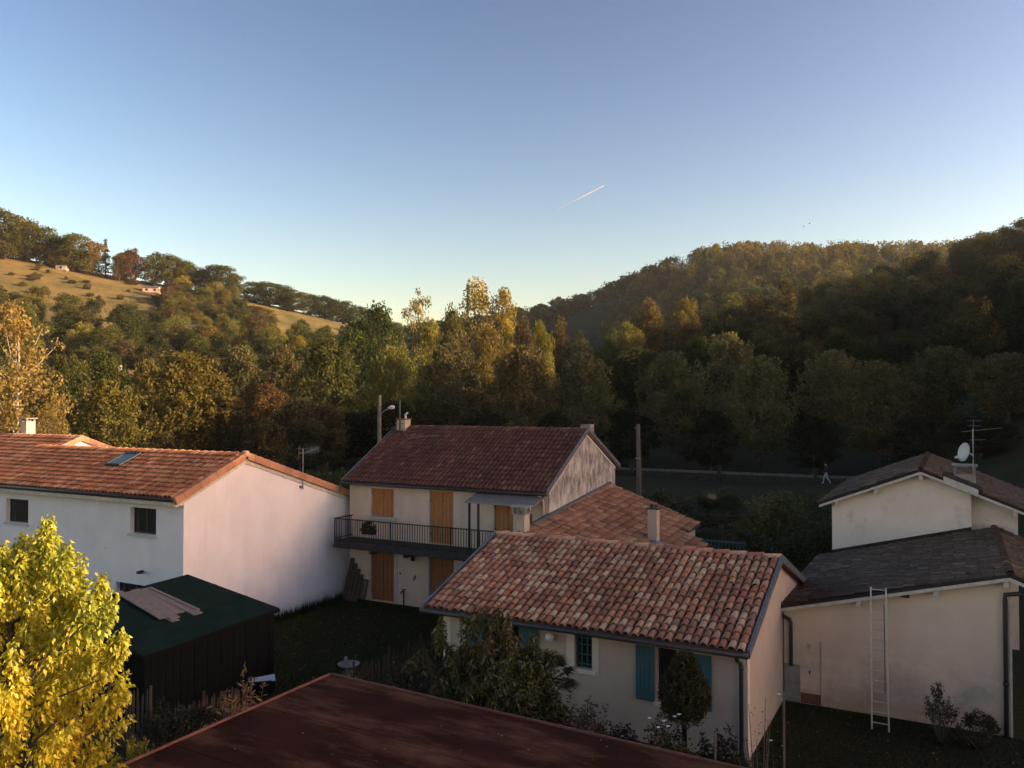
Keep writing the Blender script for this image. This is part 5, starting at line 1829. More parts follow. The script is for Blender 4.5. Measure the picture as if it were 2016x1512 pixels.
def car(x, y, rot, paint, label):
    z = ground_z(x, y)
    e_ = thing('parked_car', label, 'car', (x, y, z), 'cars parked beyond the houses')
    side = [(-2.0, 0.30), (-2.05, 0.62), (-1.95, 0.80), (-1.05, 0.92), (-0.45, 1.38), (0.75, 1.42), (1.45, 1.02), (1.98, 0.92), (2.03, 0.55), (1.98, 0.30)]
    m_ = MB()
    n_ = len(side)
    for wv, sc in ((-0.84, 1.0), (0.84, 1.0)):
        for (a, b) in side:
            k = 0.82 if b > 1.1 else 1.0
            m_.v.append((a, wv * k, b))
    m_.f.append(tuple(range(n_)))
    m_.f.append(tuple(range(2 * n_ - 1, n_ - 1, -1)))
    m_.f += [(i, n_ + i, n_ + (i + 1) % n_, (i + 1) % n_) for i in range(n_)]
    link('body', mesh_np('body', np.array(m_.v), m_.f, paint), e_)
    for s_ in (-1, 1):
        w_ = MB().add([(-0.92, s_ * 0.83, 0.97), (-0.42, s_ * 0.705, 1.33), (0.70, s_ * 0.705, 1.36), (1.25, s_ * 0.82, 1.02)], [(0, 1, 2, 3)])
        link('side_window', mesh_np('side_window', np.array(w_.v), w_.f, 'window_glass'), e_)
        for wx in (-1.28, 1.28):
            w_ = MB().tube([(wx, s_ * 0.70, 0.31), (wx, s_ * 0.87, 0.31)], 0.31, 16)
            wo = link('wheel', mesh_np('wheel', np.array(w_.v), w_.f, 'rubber'), e_)
            w_ = MB().tube([(wx, s_ * 0.86, 0.31), (wx, s_ * 0.882, 0.31)], 0.19, 12)
            link('rim', mesh_np('rim', np.array(w_.v), w_.f, 'grey_metal'), wo)
        w_ = MB().box(-2.04, -1.96, s_ * 0.62 - 0.15, s_ * 0.62 + 0.15, 0.66, 0.78)
        link('headlight', mesh_np('headlight', np.array(w_.v), w_.f, 'dish_white'), e_)
    w_ = MB().add([(-1.06, -0.74, 0.945), (-1.06, 0.74, 0.945), (-0.50, 0.64, 1.365), (-0.50, -0.64, 1.365)], [(0, 1, 2, 3)])
    link('windscreen', mesh_np('windscreen', np.array(w_.v) + np.array([-0.015, 0, 0.02]), w_.f, 'window_glass'), e_)
    e_.rotation_euler = (0, 0, rot)


for (px, D_, pt, lb) in ((118, 165, 'car_white', 'small white car parked beyond the chimney of the orange roof'), (88, 172, 'car_grey', 'dark grey car parked next to the small white car')):
    x, y = camxy((px - CX) / FPX * D_, D_)
    car(x, y, YAW + 0.2, pt, lb)

# small far buildings on the left hill
def hut(px, py, D, w, d, h, rot, label, wallm, roofm, name='field_hut', rz=0.35, chim=None):
    x, y = camxy((px - CX) / FPX * D, D)
    z = ground_z(x, y) - 0.3
    e_ = thing(name, label, 'house' if w > 5 else 'hut', (x, y, z))
    m_ = MB()
    m_.prism([(-w / 2, -d / 2, 0), (-w / 2, -d / 2, h), (-w / 2, 0, h + d * rz), (-w / 2, d / 2, h), (-w / 2, d / 2, 0)], (w, 0, 0))
    link('wall', mesh_np('wall', np.array(m_.v), m_.f, wallm), e_)
    for s_ in (-1, 1):
        m_ = MB().prism([(-w / 2 - 0.3, s_ * (d / 2 + 0.3), h - 0.3 * rz + 0.02), (-w / 2 - 0.3, 0, h + d * rz / 1 + 0.02), (-w / 2 - 0.3, 0, h + d * rz + 0.16), (-w / 2 - 0.3, s_ * (d / 2 + 0.3), h - 0.3 * rz + 0.16)], (w + 0.6, 0, 0))
        ro = link('roof', mesh_np('roof', np.array(m_.v), m_.f, roofm), e_)
    if chim:
        m_ = MB().box(chim - 0.4, chim + 0.4, -0.3, 0.5, h, h + d * rz + 1.2)
        link('chimney', mesh_np('chimney', np.array(m_.v), m_.f, 'pink_render'), e_)
    nwin = max(1, int(w / 3))
    for k in range(nwin):
        cxw = -w / 2 + w * (k + 0.5) / nwin
        m_ = MB().box(cxw - 0.4, cxw + 0.4, -d / 2 - 0.03, -d / 2 + 0.02, h * 0.3, h * 0.8)
        wo = link('window', mesh_np('window', np.array(m_.v), m_.f, 'window_frame'), e_)
    e_.rotation_euler = (0, 0, rot)
    return e_


hut(297, 572, 325, 6, 3.2, 1.9, YAW + 0.15, 'tan shed roofed hut near the top of the meadow', 'pink_render', 'canopy_sheet', 'field_hut', 0.2)
hut(372, 632, 275, 6.5, 3.4, 2.0, YAW + 0.1, 'pale hut among bushes at the foot of the meadow', 'brick_plaster', 'canopy_sheet', 'field_hut', 0.2)
hut(120, 522, 330, 4.0, 2.6, 2.0, YAW, 'little white hut at the wood edge above the meadow', 'white_render', 'canopy_sheet', 'field_hut', 0.2)
hut(266, 712, 190, 9.5, 7.0, 5.2, YAW + 0.6, 'pinkish hillside house with brown tiled roof and chimney', 'pink_render', 'brown_tile', 'hillside_house', 0.38, -3.2)

# contrail and two birds
c0, c1 = at(1100, 411, D=3500), at(1188, 366, D=3500)
ct = MB().tube([c0, c0 + (c1 - c0) * 0.35, c0 + (c1 - c0) * 0.75, c1], [0.25, 0.8, 1.5, 1.4], 10)
ctr = ct.build('contrail', 'contrail_white')
tag(ctr, 'short thin white contrail high in the blue sky', 'contrail')
for k, (px, py) in enumerate(((1594, 440), (1582, 446))):
    p = at(px, py, D=160)
    b_ = thing('bird', ['tiny dark bird gliding above the wooded hill, upper of the pair', 'tiny dark bird gliding above the wooded hill, lower of the pair'][k], 'bird', tuple(p))
    m_ = MB().lathe((0, 0, 0), [(0.0, -0.16), (0.05, -0.08), (0.06, 0.05), (0.03, 0.13), (0.0, 0.18)], 8, (1, 0, 0))
    for s_ in (-1, 1):
        m_.add([(0.07, s_ * 0.03, 0.01), (-0.07, s_ * 0.03, 0.01), (-0.05, s_ * 0.25, 0.09), (-0.02, s_ * 0.44, 0.05), (0.06, s_ * 0.25, 0.09)], [(0, 1, 2, 4), (4, 2, 3)])
    m_.add([(-0.14, 0, 0), (-0.27, 0.06, 0), (-0.27, -0.06, 0)], [(0, 1, 2)])
    link('body', mesh_np('body', np.array(m_.v), m_.f, 'bird', True), b_)
    b_.rotation_euler = (0, 0, 0.8 * k)

# ================================================================ GARDEN PLANTS


def shoots_mesh(name, seed, shoots, nleaf, leaf, aspect, scatter, droop, mat, fold=0.10, start=0.25, tonef=None):
    """leaves set along straight shoots (base, tip)"""
    rs = np.random.default_rng(seed)
    P, D_, T = [], [], []
    for (b, t_) in shoots:
        b, t_ = np.array(b, float), np.array(t_, float)
        k = start + (1 - start) * rs.random(nleaf)
        off = rs.normal(size=(nleaf, 3))
        off /= np.linalg.norm(off, axis=1)[:, None]
        sc = scatter * (1.15 - 0.75 * k)[:, None] * rs.uniform(0.3, 1.0, (nleaf, 1))
        P.append(b + (t_ - b) * k[:, None] + off * sc)
        dd_ = off * 0.8 + np.array([0, 0, -droop]) + (t_ - b) / (np.linalg.norm(t_ - b) + 1e-6) * 0.25
        D_.append(dd_)
        T.append(k)
    P, D_, T = np.concatenate(P), np.concatenate(D_), np.concatenate(T)
    size = leaf * rs.uniform(0.6, 1.3, len(P))
    V, F = leaf_faces(P, size, D_, aspect, fold, rs)
    r_ = rs.random(len(P))
    tn = tonef(P, T, rs) if tonef else rs.random(len(P)) * 0.6
    if fold:
        r_, tn = np.concatenate([r_, r_]), np.concatenate([tn, tn])
    return mesh_np(name, V, F, mat, False, {'rnd': r_, 'tone': np.clip(tn, 0, 1)})


def twigs(mb, shoots, r):
    for (b, t_) in shoots:
        mb.tube([b, t_], [r, r * 0.35], 5)


# --- golden tree in the foreground
gp_ = at(12, 1500, D=12.6)
gx0, gy0 = float(gp_[0]), float(gp_[1])
rs = np.random.default_rng(3)


def gold_rad(z):
    """crown radius at height z"""
    t_ = (z - 2.0) / 4.6
    return 1.95 * max(0.06, math.sqrt(max(0, 1 - max(0, (t_ - 0.18)) ** 1.25 * 1.25)))


shoots = []
while len(shoots) < 190:
    z_ = rs.uniform(1.9, 6.15)
    R = gold_rad(z_)
    a_ = rs.random() * 2 * math.pi
    k = math.sqrt(rs.uniform(0.12, 1.0))
    tip = np.array([R * k * math.cos(a_), R * k * math.sin(a_), z_ + 0.15])
    base = np.array([tip[0] * 0.45, tip[1] * 0.45, z_ - rs.uniform(0.45, 0.85)])
    shoots.append((base, tip))
# spires seen at the top
right2 = RIGHT[:2]
for (px, py, dd_) in ((98, 1022, 0.0), (44, 1056, 0.3), (135, 1073, -0.3), (205, 1135, 0.1), (3, 1070, -0.2), (222, 1168, -0.4), (90, 1060, 0.1), (60, 1090, 0.5), (160, 1120, 0.4), (246, 1245, 0.0), (250, 1330, 0.2), (-40, 1040, 0.1), (180, 1180, -0.5)):
    tp_ = at(px, py, D=12.6 + dd_)
    tip = np.array([tp_[0] - gx0, tp_[1] - gy0, tp_[2]])
    for q in range(3):
        base = np.array([tip[0] * 0.72, tip[1] * 0.72, tip[2] - 0.75]) + rs.normal(size=3) * 0.05
        shoots.append((base, tip - np.array([0, 0, 0.16 * q])))


def gold_tone(P, T, rs_):
    rr = np.hypot(P[:, 0], P[:, 1])
    inner = np.array([gold_rad(z) for z in P[:, 2]])
    t_ = 0.95 - 0.55 * np.clip((P[:, 2] - 3.2) / 2.6, 0, 1) - 0.25 * np.clip(rr / inner, 0, 1.2)
    ph = np.sin(P[:, 0] * 4.1 + 1.0) * np.sin(P[:, 1] * 3.7) * np.sin(P[:, 2] * 3.3 + 0.5)
    return t_ + ph * 0.45 + rs_.normal(size=len(P)) * 0.14


gt = thing('golden_tree', 'young tree with bright yellow and lime leaves beside the rusty garage roof', 'tree', (gx0, gy0, 0))
cmesh = shoots_mesh('golden_leaves', 4, shoots, 150, 0.098, 0.54, 0.28, 1.15, 'leaf_gold', fold=0.14, tonef=gold_tone)
o = link('crown', cmesh, gt)
o.color = (0.42, 0.43, 0.055, 1)
mb = MB().tube([(0, 0, -0.3), (0.03, 0, 1.5), (0.0, 0.05, 3.2), (0.05, 0, 5.0), (0.1, 0, 5.9)], [0.10, 0.08, 0.06, 0.03, 0.01], 8)
for (b, t_) in shoots[::2]:
    mb.tube([(b[0] * 0.1, b[1] * 0.1, max(0.8, b[2] - 0.5)), tuple(b), tuple(t_)], [0.018, 0.012, 0.004], 4)
link('trunk', mesh_np('trunk', np.array(mb.v), mb.f, 'pole_wood', True), gt)


def shrub(name, label, px, py, D, cat, fn, group=None):
    p = at(px, py, D=D)
    e_ = thing(name, label, cat, (float(p[0]), float(p[1]), 0), group)
    fn(e_, float(p[2]))
    return e_


def fan_shoots(seed, n_, h0, h1, R, spread=1.0, z_low=0.0):
    rs_ = np.random.default_rng(seed)
    out = []
    for _ in range(n_):
        a_ = rs_.random() * 2 * math.pi
        k = math.sqrt(rs_.random())
        zt = h0 + (h1 - h0) * (1 - 0.75 * k ** 2.2) * rs_.uniform(0.75, 1.0)
        tip = np.array([R * k * math.cos(a_), R * k * math.sin(a_), zt])
        base = np.array([tip[0] * 0.55 * spread, tip[1] * 0.55 * spread, max(z_low, zt - 0.55 * (h1 - h0) * 0.6)])
        out.append((base, tip))
    return out


# --- drooping fruit tree in front of the beige house
def f_peach(e_, zt):
    rs_ = np.random.default_rng(12)
    sh_ = fan_shoots(12, 330, 0.7, zt - 0.1, 1.8)
    for (dx, dz) in ((0.05, 0.0), (-1.05, -0.25), (-0.45, -0.1), (0.35, -0.15), (0.9, -0.55), (-1.5, -0.75), (1.3, -0.8)):
        tip = np.array([dx * right2[0], dx * right2[1], zt + dz])
        for q in range(4):
            sh_.append((tip + np.array([rs_.normal() * 0.15, rs_.normal() * 0.15, -0.6]), tip + rs_.normal(size=3) * 0.1))
    cm_ = shoots_mesh('drooping_leaves', 13, sh_, 76, 0.15, 0.28, 0.26, 0.9, 'leaf_dull', fold=0.06, tonef=lambda P, T, r: np.clip((P[:, 2] - 1.8) / 2.5, 0, 1) * 0.7 * T + r.random(len(P)) * 0.3)  # high tips coloured warmer, painting golden light onto the leaves
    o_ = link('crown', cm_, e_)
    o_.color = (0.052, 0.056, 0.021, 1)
    m_ = MB().tube([(0, 0, -0.2), (0.05, 0, 0.7), (0, 0.05, 1.4)], [0.09, 0.07, 0.05], 7)
    twigs(m_, [((0, 0, 1.0), t_) for (b, t_) in sh_[::4]], 0.025)
    link('trunk', mesh_np('trunk', np.array(m_.v), m_.f, 'bark', True), e_)


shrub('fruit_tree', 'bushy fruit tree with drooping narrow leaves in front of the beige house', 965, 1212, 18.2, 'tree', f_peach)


def palm(e_, ht, R, n_, col_, seed, seg=18):
    rs_ = np.random.default_rng(seed)
    m_ = MB().tube([(0, 0, -0.1), (0, 0, ht)], [0.13, 0.12], 8)
    link('trunk', mesh_np('trunk', np.array(m_.v), m_.f, 'bark', True), e_)
    for k in range(n_):
        a_ = k * 2.399 + rs_.uniform(-0.2, 0.2)
        el = rs_.uniform(-0.5, 1.35)
        d_ = np.array([math.cos(a_) * math.cos(el), math.sin(a_) * math.cos(el), math.sin(el)])
        hub = np.array([0, 0, ht]) + d_ * R * 0.55
        sd_ = np.cross(d_, (0, 0, 1))
        sd_ /= np.linalg.norm(sd_)
        upv = np.cross(sd_, d_)
        m_ = MB().tube([(0, 0, ht), tuple(hub)], 0.012, 4)
        for s_ in range(seg):
            ph = (s_ / (seg - 1) - 0.5) * 2.9
            dd_ = d_ * math.cos(ph) + sd_ * math.sin(ph)
            L_ = R * 0.5 * rs_.uniform(0.85, 1.05)
            tip = hub + dd_ * L_ + np.array([0, 0, -0.18 * L_])
            w_ = np.cross(dd_, upv) * 0.013 * R / 0.7
            mid = hub + dd_ * L_ * 0.55 + upv * 0.01
            m_.add([hub, mid + w_, tip, mid - w_], [(0, 1, 2, 3)])
        lf = link('frond', mesh_np('frond', np.array(m_.v), m_.f, 'leaf_dull'), e_)
        lf.color = c4(col_)


shrub('fan_palm', 'small fan palm with stiff spiky leaves behind the fruit tree', 1078, 1318, 18.9, 'palm', lambda e_, z: palm(e_, z - 0.3, 0.80, 26, (0.045, 0.05, 0.02), 21, 22))


# --- clipped cypress on a stem
def f_top(e_, zt):
    rs_ = np.random.default_rng(31)
    z0 = zt - 1.38
    sh_ = []
    for _ in range(420):
        t_ = rs_.random()
        R = 0.58 * (math.sin(math.pi * min(1, (t_ + 0.2) / 0.62) / 2) if t_ < 0.54 else 1) * (1 - max(0, (t_ - 0.28) / 0.72) ** 1.35 * 0.82)
        a_ = rs_.random() * 6.283
        b = np.array([R * 0.8 * math.cos(a_), R * 0.8 * math.sin(a_), z0 + 1.2 * t_])
        sh_.append((b, b + np.array([0.12 * R * math.cos(a_), 0.12 * R * math.sin(a_), 0.24])))
    cm_ = shoots_mesh('scale_leaves', 32, sh_, 26, 0.075, 0.35, 0.10, -0.6, 'leaf_dull', fold=0.0, start=0.0)
    o_ = link('crown', cm_, e_)
    o_.color = (0.034, 0.036, 0.014, 1)
    m_ = MB().lathe((0, 0, z0), [(0.02, 0.10), (0.28, 0.22), (0.36, 0.4), (0.30, 0.75), (0.14, 1.1), (0.02, 1.2)], 10).tube([(0, 0, -0.1), (0, 0, z0 + 0.3)], [0.06, 0.05], 7)
    link('stem', mesh_np('stem', np.array(m_.v), m_.f, 'black_board', True), e_)


shrub('clipped_cypress', 'teardrop clipped conifer on a stem before the teal shuttered window', 1347, 1288, 16.6, 'shrub', f_top)


# --- other bushes
def f_bush(seed, n_, R, leaf, colr, asp=0.4, zlow=0.1, nl=40, scat=0.2, droop=0.2, mat='leaf_dull', flowers=None, spread=1.0, wood='bark'):
    def fn(e_, zt):
        sh_ = fan_shoots(seed, n_, 0.3, zt, R, spread, zlow)
        cm_ = shoots_mesh('bush_leaves', seed, sh_, nl, leaf, asp, scat, droop, mat, fold=0.05)
        o_ = link('foliage', cm_, e_)
        o_.color = c4(colr)
        m_ = MB()
        twigs(m_, [((t_[0] * 0.12, t_[1] * 0.12, 0.0), t_) for (b, t_) in sh_[::3]], 0.016)
        link('stem', mesh_np('stem', np.array(m_.v), m_.f, wood, True), e_)
        if flowers:
            for (dx, dy, dz) in flowers:
                q = MB()
                c_ = np.array([dx * right2[0] - 0.3 * FWD[0], dx * right2[1] - 0.3 * FWD[1], zt + dz])
                for s_ in range(6):
                    a_ = s_ * math.pi / 3
                    v1 = np.array([math.cos(a_), math.sin(a_), 0.4]) * 0.028
                    v2 = np.array([math.cos(a_ + 0.8), math.sin(a_ + 0.8), 0.4]) * 0.028
                    q.add([c_, c_ + v1, c_ + v1 * 0.9 + v2 * 0.9, c_ + v2], [(0, 1, 2, 3)])
                link('flower', mesh_np('flower', np.array(q.v), q.f, 'flower_white'), e_)
    return fn


shrub('autumn_shrub', 'loose reddish brown shrub right of the fruit tree', 1150, 1345, 17.2, 'shrub', f_bush(41, 60, 0.85, 0.07, (0.075, 0.04, 0.018), 0.45, 0.2, 60, 0.22))
shrub('rose_bush', 'rose bush with small white flowers under the beige house window', 1310, 1398, 15.9, 'shrub', f_bush(43, 70, 0.95, 0.07, (0.03, 0.034, 0.013), 0.6, 0.1, 60, 0.25, flowers=[(0.12, 0, -0.02), (0.2, 0, 0.02), (-0.08, 0, -0.1), (-0.18, 0, -0.22), (0.0, 0, -0.2), (-0.35, 0, -0.05)]))
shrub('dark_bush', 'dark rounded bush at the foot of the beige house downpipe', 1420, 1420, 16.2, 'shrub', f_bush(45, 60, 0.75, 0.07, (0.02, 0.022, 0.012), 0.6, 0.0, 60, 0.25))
shrub('twiggy_shrub', 'bare twiggy shrub with few leaves by the beige house corner', 1495, 1352, 15.8, 'shrub', f_bush(47, 42, 0.5, 0.05, (0.05, 0.045, 0.02), 0.4, 0.1, 7, 0.12, wood='pole_wood', spread=0.4, flowers=[(0.28, 0, -0.05), (0.12, 0, -0.9)]))
shrub('wall_shrub', 'small open shrub standing against the old house wall', 1850, 1338, 20.6, 'shrub', f_bush(49, 46, 0.52, 0.065, (0.035, 0.036, 0.018), 0.6, 0.5, 22, 0.14, spread=0.35, wood='pole_wood'))
shrub('low_bush', 'low dark bush beside the old house downpipe', 1928, 1398, 20.2, 'shrub', f_bush(51, 50, 0.5, 0.06, (0.035, 0.03, 0.015), 0.5, 0.0, 50, 0.2))
shrub('yellow_conifer', 'yellow green feathery conifer at the garage roof edge', 272, 1434, 14.2, 'shrub', f_bush(53, 230, 0.62, 0.06, (0.26, 0.25, 0.03), 0.3, 0.3, 60, 0.11, -0.9, 'leaf_gold'))
shrub('dry_shrub', 'leggy shrub with long dry brown leaves behind the garage roof', 472, 1296, 18.0, 'shrub', f_bush(55, 40, 0.95, 0.15, (0.38, 0.20, 0.085), 0.26, 0.6, 12, 0.17, 0.1, 'leaf', spread=0.5, wood='pole_wood'))
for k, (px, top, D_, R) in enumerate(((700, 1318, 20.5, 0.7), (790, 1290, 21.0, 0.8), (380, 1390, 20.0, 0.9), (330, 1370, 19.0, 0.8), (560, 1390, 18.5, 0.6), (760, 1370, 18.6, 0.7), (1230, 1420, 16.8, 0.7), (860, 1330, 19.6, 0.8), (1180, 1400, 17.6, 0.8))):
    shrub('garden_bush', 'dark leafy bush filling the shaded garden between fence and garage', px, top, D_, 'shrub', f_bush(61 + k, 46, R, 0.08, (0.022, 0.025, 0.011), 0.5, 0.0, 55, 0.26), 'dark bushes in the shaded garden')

# --- shrubs and palm behind the low house
shrub('tall_shrub', 'broad dark evergreen shrub with pale shoot tips behind the low brown house', 1530, 962, 40.0, 'shrub', f_bush(81, 260, 3.0, 0.17, (0.085, 0.095, 0.035), 0.45, 0.6, 60, 0.55))
shrub('vine_shrub', 'yellow green leafy climber on top of the broad dark shrub', 1500, 955, 38.5, 'shrub', f_bush(83, 60, 1.9, 0.15, (0.12, 0.12, 0.035), 0.6, 2.4, 26, 0.3))
shrub('garden_palm', 'dark fan palm beside the teal railing', 1420, 1000, 37.0, 'palm', lambda e_, z: palm(e_, max(0.8, z - 0.7), 1.7, 34, (0.075, 0.085, 0.035), 85, 20))
for k, (px, top, D_, R) in enumerate(((1300, 955, 52, 2.2), (1240, 965, 50, 1.8), (1360, 965, 50, 2.3), (1430, 1045, 40, 1.6), (1480, 1040, 36, 1.8), (1560, 1040, 35, 1.6), (1625, 1010, 37, 1.5), (1660, 955, 47, 2.2), (1590, 960, 50, 2.0), (1440, 955, 52, 2.2))):
    shrub('garden_shrub', 'dark shrub in the gardens behind the low brown house', px, top, D_, 'shrub', f_bush(91 + k, 110, R, 0.16, (0.055, 0.062, 0.025), 0.5, 0.0, 50, 0.5), 'dark shrubs behind the low house')
for k, (px, top, D_, R) in enumerate(((645, 905, 50, 1.6), (615, 918, 49, 1.4), (680, 912, 52, 1.5))):
    shrub('green_hedge', 'upright green hedge shrub between the white house and the cream house', px, top, D_, 'shrub', f_bush(111 + k, 130, R, 0.15, (0.035, 0.05, 0.016), 0.3, 0.0, 50, 0.4, -0.8), 'green hedge shrubs behind the white house')

# lawn blades
def grass(name, label, u0, u1, v0, v1, n_, colr, h=0.07):
    rs_ = np.random.default_rng(5)
    x = rs_.uniform(u0, u1, n_)
    y = rs_.uniform(v0, v1, n_)
    a_ = rs_.random(n_) * 6.283
    hh = h * rs_.uniform(0.4, 1.4, n_)
    w_ = 0.012
    p0 = np.stack([x - w_ * np.cos(a_), y - w_ * np.sin(a_), np.full(n_, -0.01)], 1)
    p1 = np.stack([x + w_ * np.cos(a_), y + w_ * np.sin(a_), np.full(n_, -0.01)], 1)
    p2 = np.stack([x + rs_.normal(size=n_) * 0.03, y + rs_.normal(size=n_) * 0.03, hh], 1)
    V = np.stack([p0, p1, p2], 1).reshape(-1, 3)
    me = mesh_np(name, V, np.arange(n_ * 3).reshape(n_, 3), 'leaf', False, {'rnd': rs_.random(n_), 'tone': rs_.random(n_) * 0.6})
    o_ = link(name, me)
    o_.color = c4(colr)
    return tag(o_, label, 'grass', kind='stuff')


grass('lawn_grass', 'dark shaded lawn between the white house and the paling fence', -23.1, -15.0, 15.5, 28.0, 60000, (0.036, 0.048, 0.016))
grass('yard_grass', 'short dark grass of the yard in front of the old house', -4.2, 3.5, 14.0, 24.2, 42000, (0.040, 0.040, 0.018))
grass('verge_grass', 'taller weeds along the foot of the white gable wall', -23.2, -22.6, 19.9, 28.2, 2600, (0.028, 0.036, 0.012), 0.28)

def litter(name, label, n_, zf, u0, u1, v0, v1, parent=None, size=0.07):
    rs_ = np.random.default_rng(17)
    x, y = rs_.uniform(u0, u1, n_), rs_.uniform(v0, v1, n_)
    C_ = np.stack([x, y, [zf(a, b) for a, b in zip(x, y)]], 1)
    d_ = np.stack([rs_.normal(size=n_), rs_.normal(size=n_), rs_.normal(size=n_) * 0.15], 1)
    V, F = leaf_faces(C_, size * rs_.uniform(0.5, 1.3, n_), d_ * 3, 0.6, 0.0, rs_)
    V[:, 2] = np.maximum(V[:, 2], np.repeat(C_[:, 2], 4) - 0.006)
    if parent is not None:
        V = V - np.array(org(parent))
    o_ = link(name, mesh_np(name, V, F, 'leaf', False, {'rnd': rs_.random(n_), 'tone': rs_.random(n_)}), parent)
    o_.color = (0.26, 0.15, 0.05, 1)
    o_['kind'] = 'stuff'
    if parent is None:
        tag(o_, label, 'leaves')


litter('fallen_leaves', 'fallen brown leaves scattered over the shaded lawn', 420, lambda a, b: 0.05, -22.8, -15.1, 16.5, 27.8)
litter('yard_leaves', 'fallen leaves and twigs scattered over the yard by the ladder', 300, lambda a, b: 0.045, -4.0, 3.0, 16.0, 24.1)
litter('leaf_litter', '', 130, lambda a, b: 2.60 - (a + 11.7) * 0.0243 + 0.012, -11.6, 0.5, 7.5, 13.7, grf, 0.05)

# ================================================================ TREES
# --- the row of plane trees in the park and their neighbours (own labels where they differ)
G_PARK = 'plane trees in the shaded park row'
for (px, top, D_, w, lb) in ((1495, 712, 83, 165, 'full egg shaped plane tree standing above the broad dark evergreen shrub'), (1322, 702, 88, 150, 'plane tree rising just behind the bare wooden utility pole'), (1728, 718, 78, 175, 'wide plane tree behind the walker on the park path'), (1640, 696, 96, 150, 'plane tree set back between the walker and the egg shaped plane tree'),
                             (1855, 690, 80, 180, 'big shaded plane tree behind the ridge of the old house'), (1150, 705, 92, 150, 'plane tree above the right chimney of the cream house'), (1025, 692, 92, 165, 'plane tree above the middle of the cream house ridge'), (890, 684, 96, 150, 'plane tree in front of the tallest pale gold tree'), (1435, 665, 102, 150, 'high plane tree behind the egg shaped one'), (1985, 700, 74, 190, 'broad dark plane tree behind the satellite dish')):
    tree_px(f'plane{rng.randrange(3)}', px, top, D_, w, pick((0.155, 0.13, 0.056), (0.14, 0.122, 0.054), (0.125, 0.118, 0.05)), 'plane_tree', lb, G_PARK)
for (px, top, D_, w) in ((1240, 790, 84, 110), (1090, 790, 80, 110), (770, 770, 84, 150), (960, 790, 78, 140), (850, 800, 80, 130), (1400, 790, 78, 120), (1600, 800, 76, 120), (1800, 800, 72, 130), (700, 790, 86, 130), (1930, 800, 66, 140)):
    tree_px(f'plane{rng.randrange(3)}', px, top + 25, D_, w, (0.035, 0.034, 0.018), 'plane_tree', 'low shaded plane tree filling a gap in the park row', G_PARK)  # leaf colour darkened to paint the shade in gaps below the crowns
tree_px('plane1', 640, 678, 92, 165, OLIVE, 'plane_tree', 'tall pointed plane tree with sunlit flank above the white house gable')
tree_px('plane2', 765, 690, 98, 110, YELLOWG, 'plane_tree', 'plane tree with a pale sunlit dome behind the cream house chimney')
tree_px('plane0', 365, 702, 80, 195, (0.14, 0.118, 0.036), 'plane_tree', 'broad bronze olive plane tree behind the skylight roof')
tree_px('plane1', 212, 758, 72, 160, (0.155, 0.135, 0.04), 'plane_tree', 'low olive plane tree beyond the orange roof ridge')
tree_px('plane2', 525, 762, 84, 125, (0.13, 0.082, 0.036), 'plane_tree', 'russet tree between bronze and dark plane trees')
tree_px('plane0', 128, 705, 92, 110, OLIVE, 'plane_tree', 'narrow olive tree next to the pale birch')
tree_px('plane1', 292, 718, 98, 100, (0.16, 0.13, 0.036), 'plane_tree', 'rounded tree between the bronze plane and the low olive plane')
tree_px('plane2', 210, 700, 104, 110, GREEN, 'plane_tree', 'greener plane tree behind the low olive plane')
tree_px('plane0', 468, 690, 100, 120, SHADE, 'plane_tree', 'dark plane tree right of the bronze plane tree')
tree_px('plane1', 555, 690, 104, 130, SHADE, 'plane_tree', 'dark plane tree with sunlit top left of the tall pointed plane')
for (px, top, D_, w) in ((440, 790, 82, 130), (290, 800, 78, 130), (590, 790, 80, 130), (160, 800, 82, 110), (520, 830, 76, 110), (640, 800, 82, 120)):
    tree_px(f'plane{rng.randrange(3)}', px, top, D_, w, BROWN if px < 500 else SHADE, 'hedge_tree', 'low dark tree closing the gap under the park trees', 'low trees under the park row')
tree_px('birch0', 32, 592, 66, 190, (0.27, 0.21, 0.085), 'birch', 'pale weeping birch with white limbs beyond the orange roofs')
tree_px('birch0', -70, 640, 62, 150, (0.27, 0.21, 0.085), 'birch', 'lower birch at the side of the pale weeping birch')
tree_px('birch0', 95, 790, 60, 90, (0.27, 0.19, 0.065), 'birch', 'small golden birch behind the pink chimney')

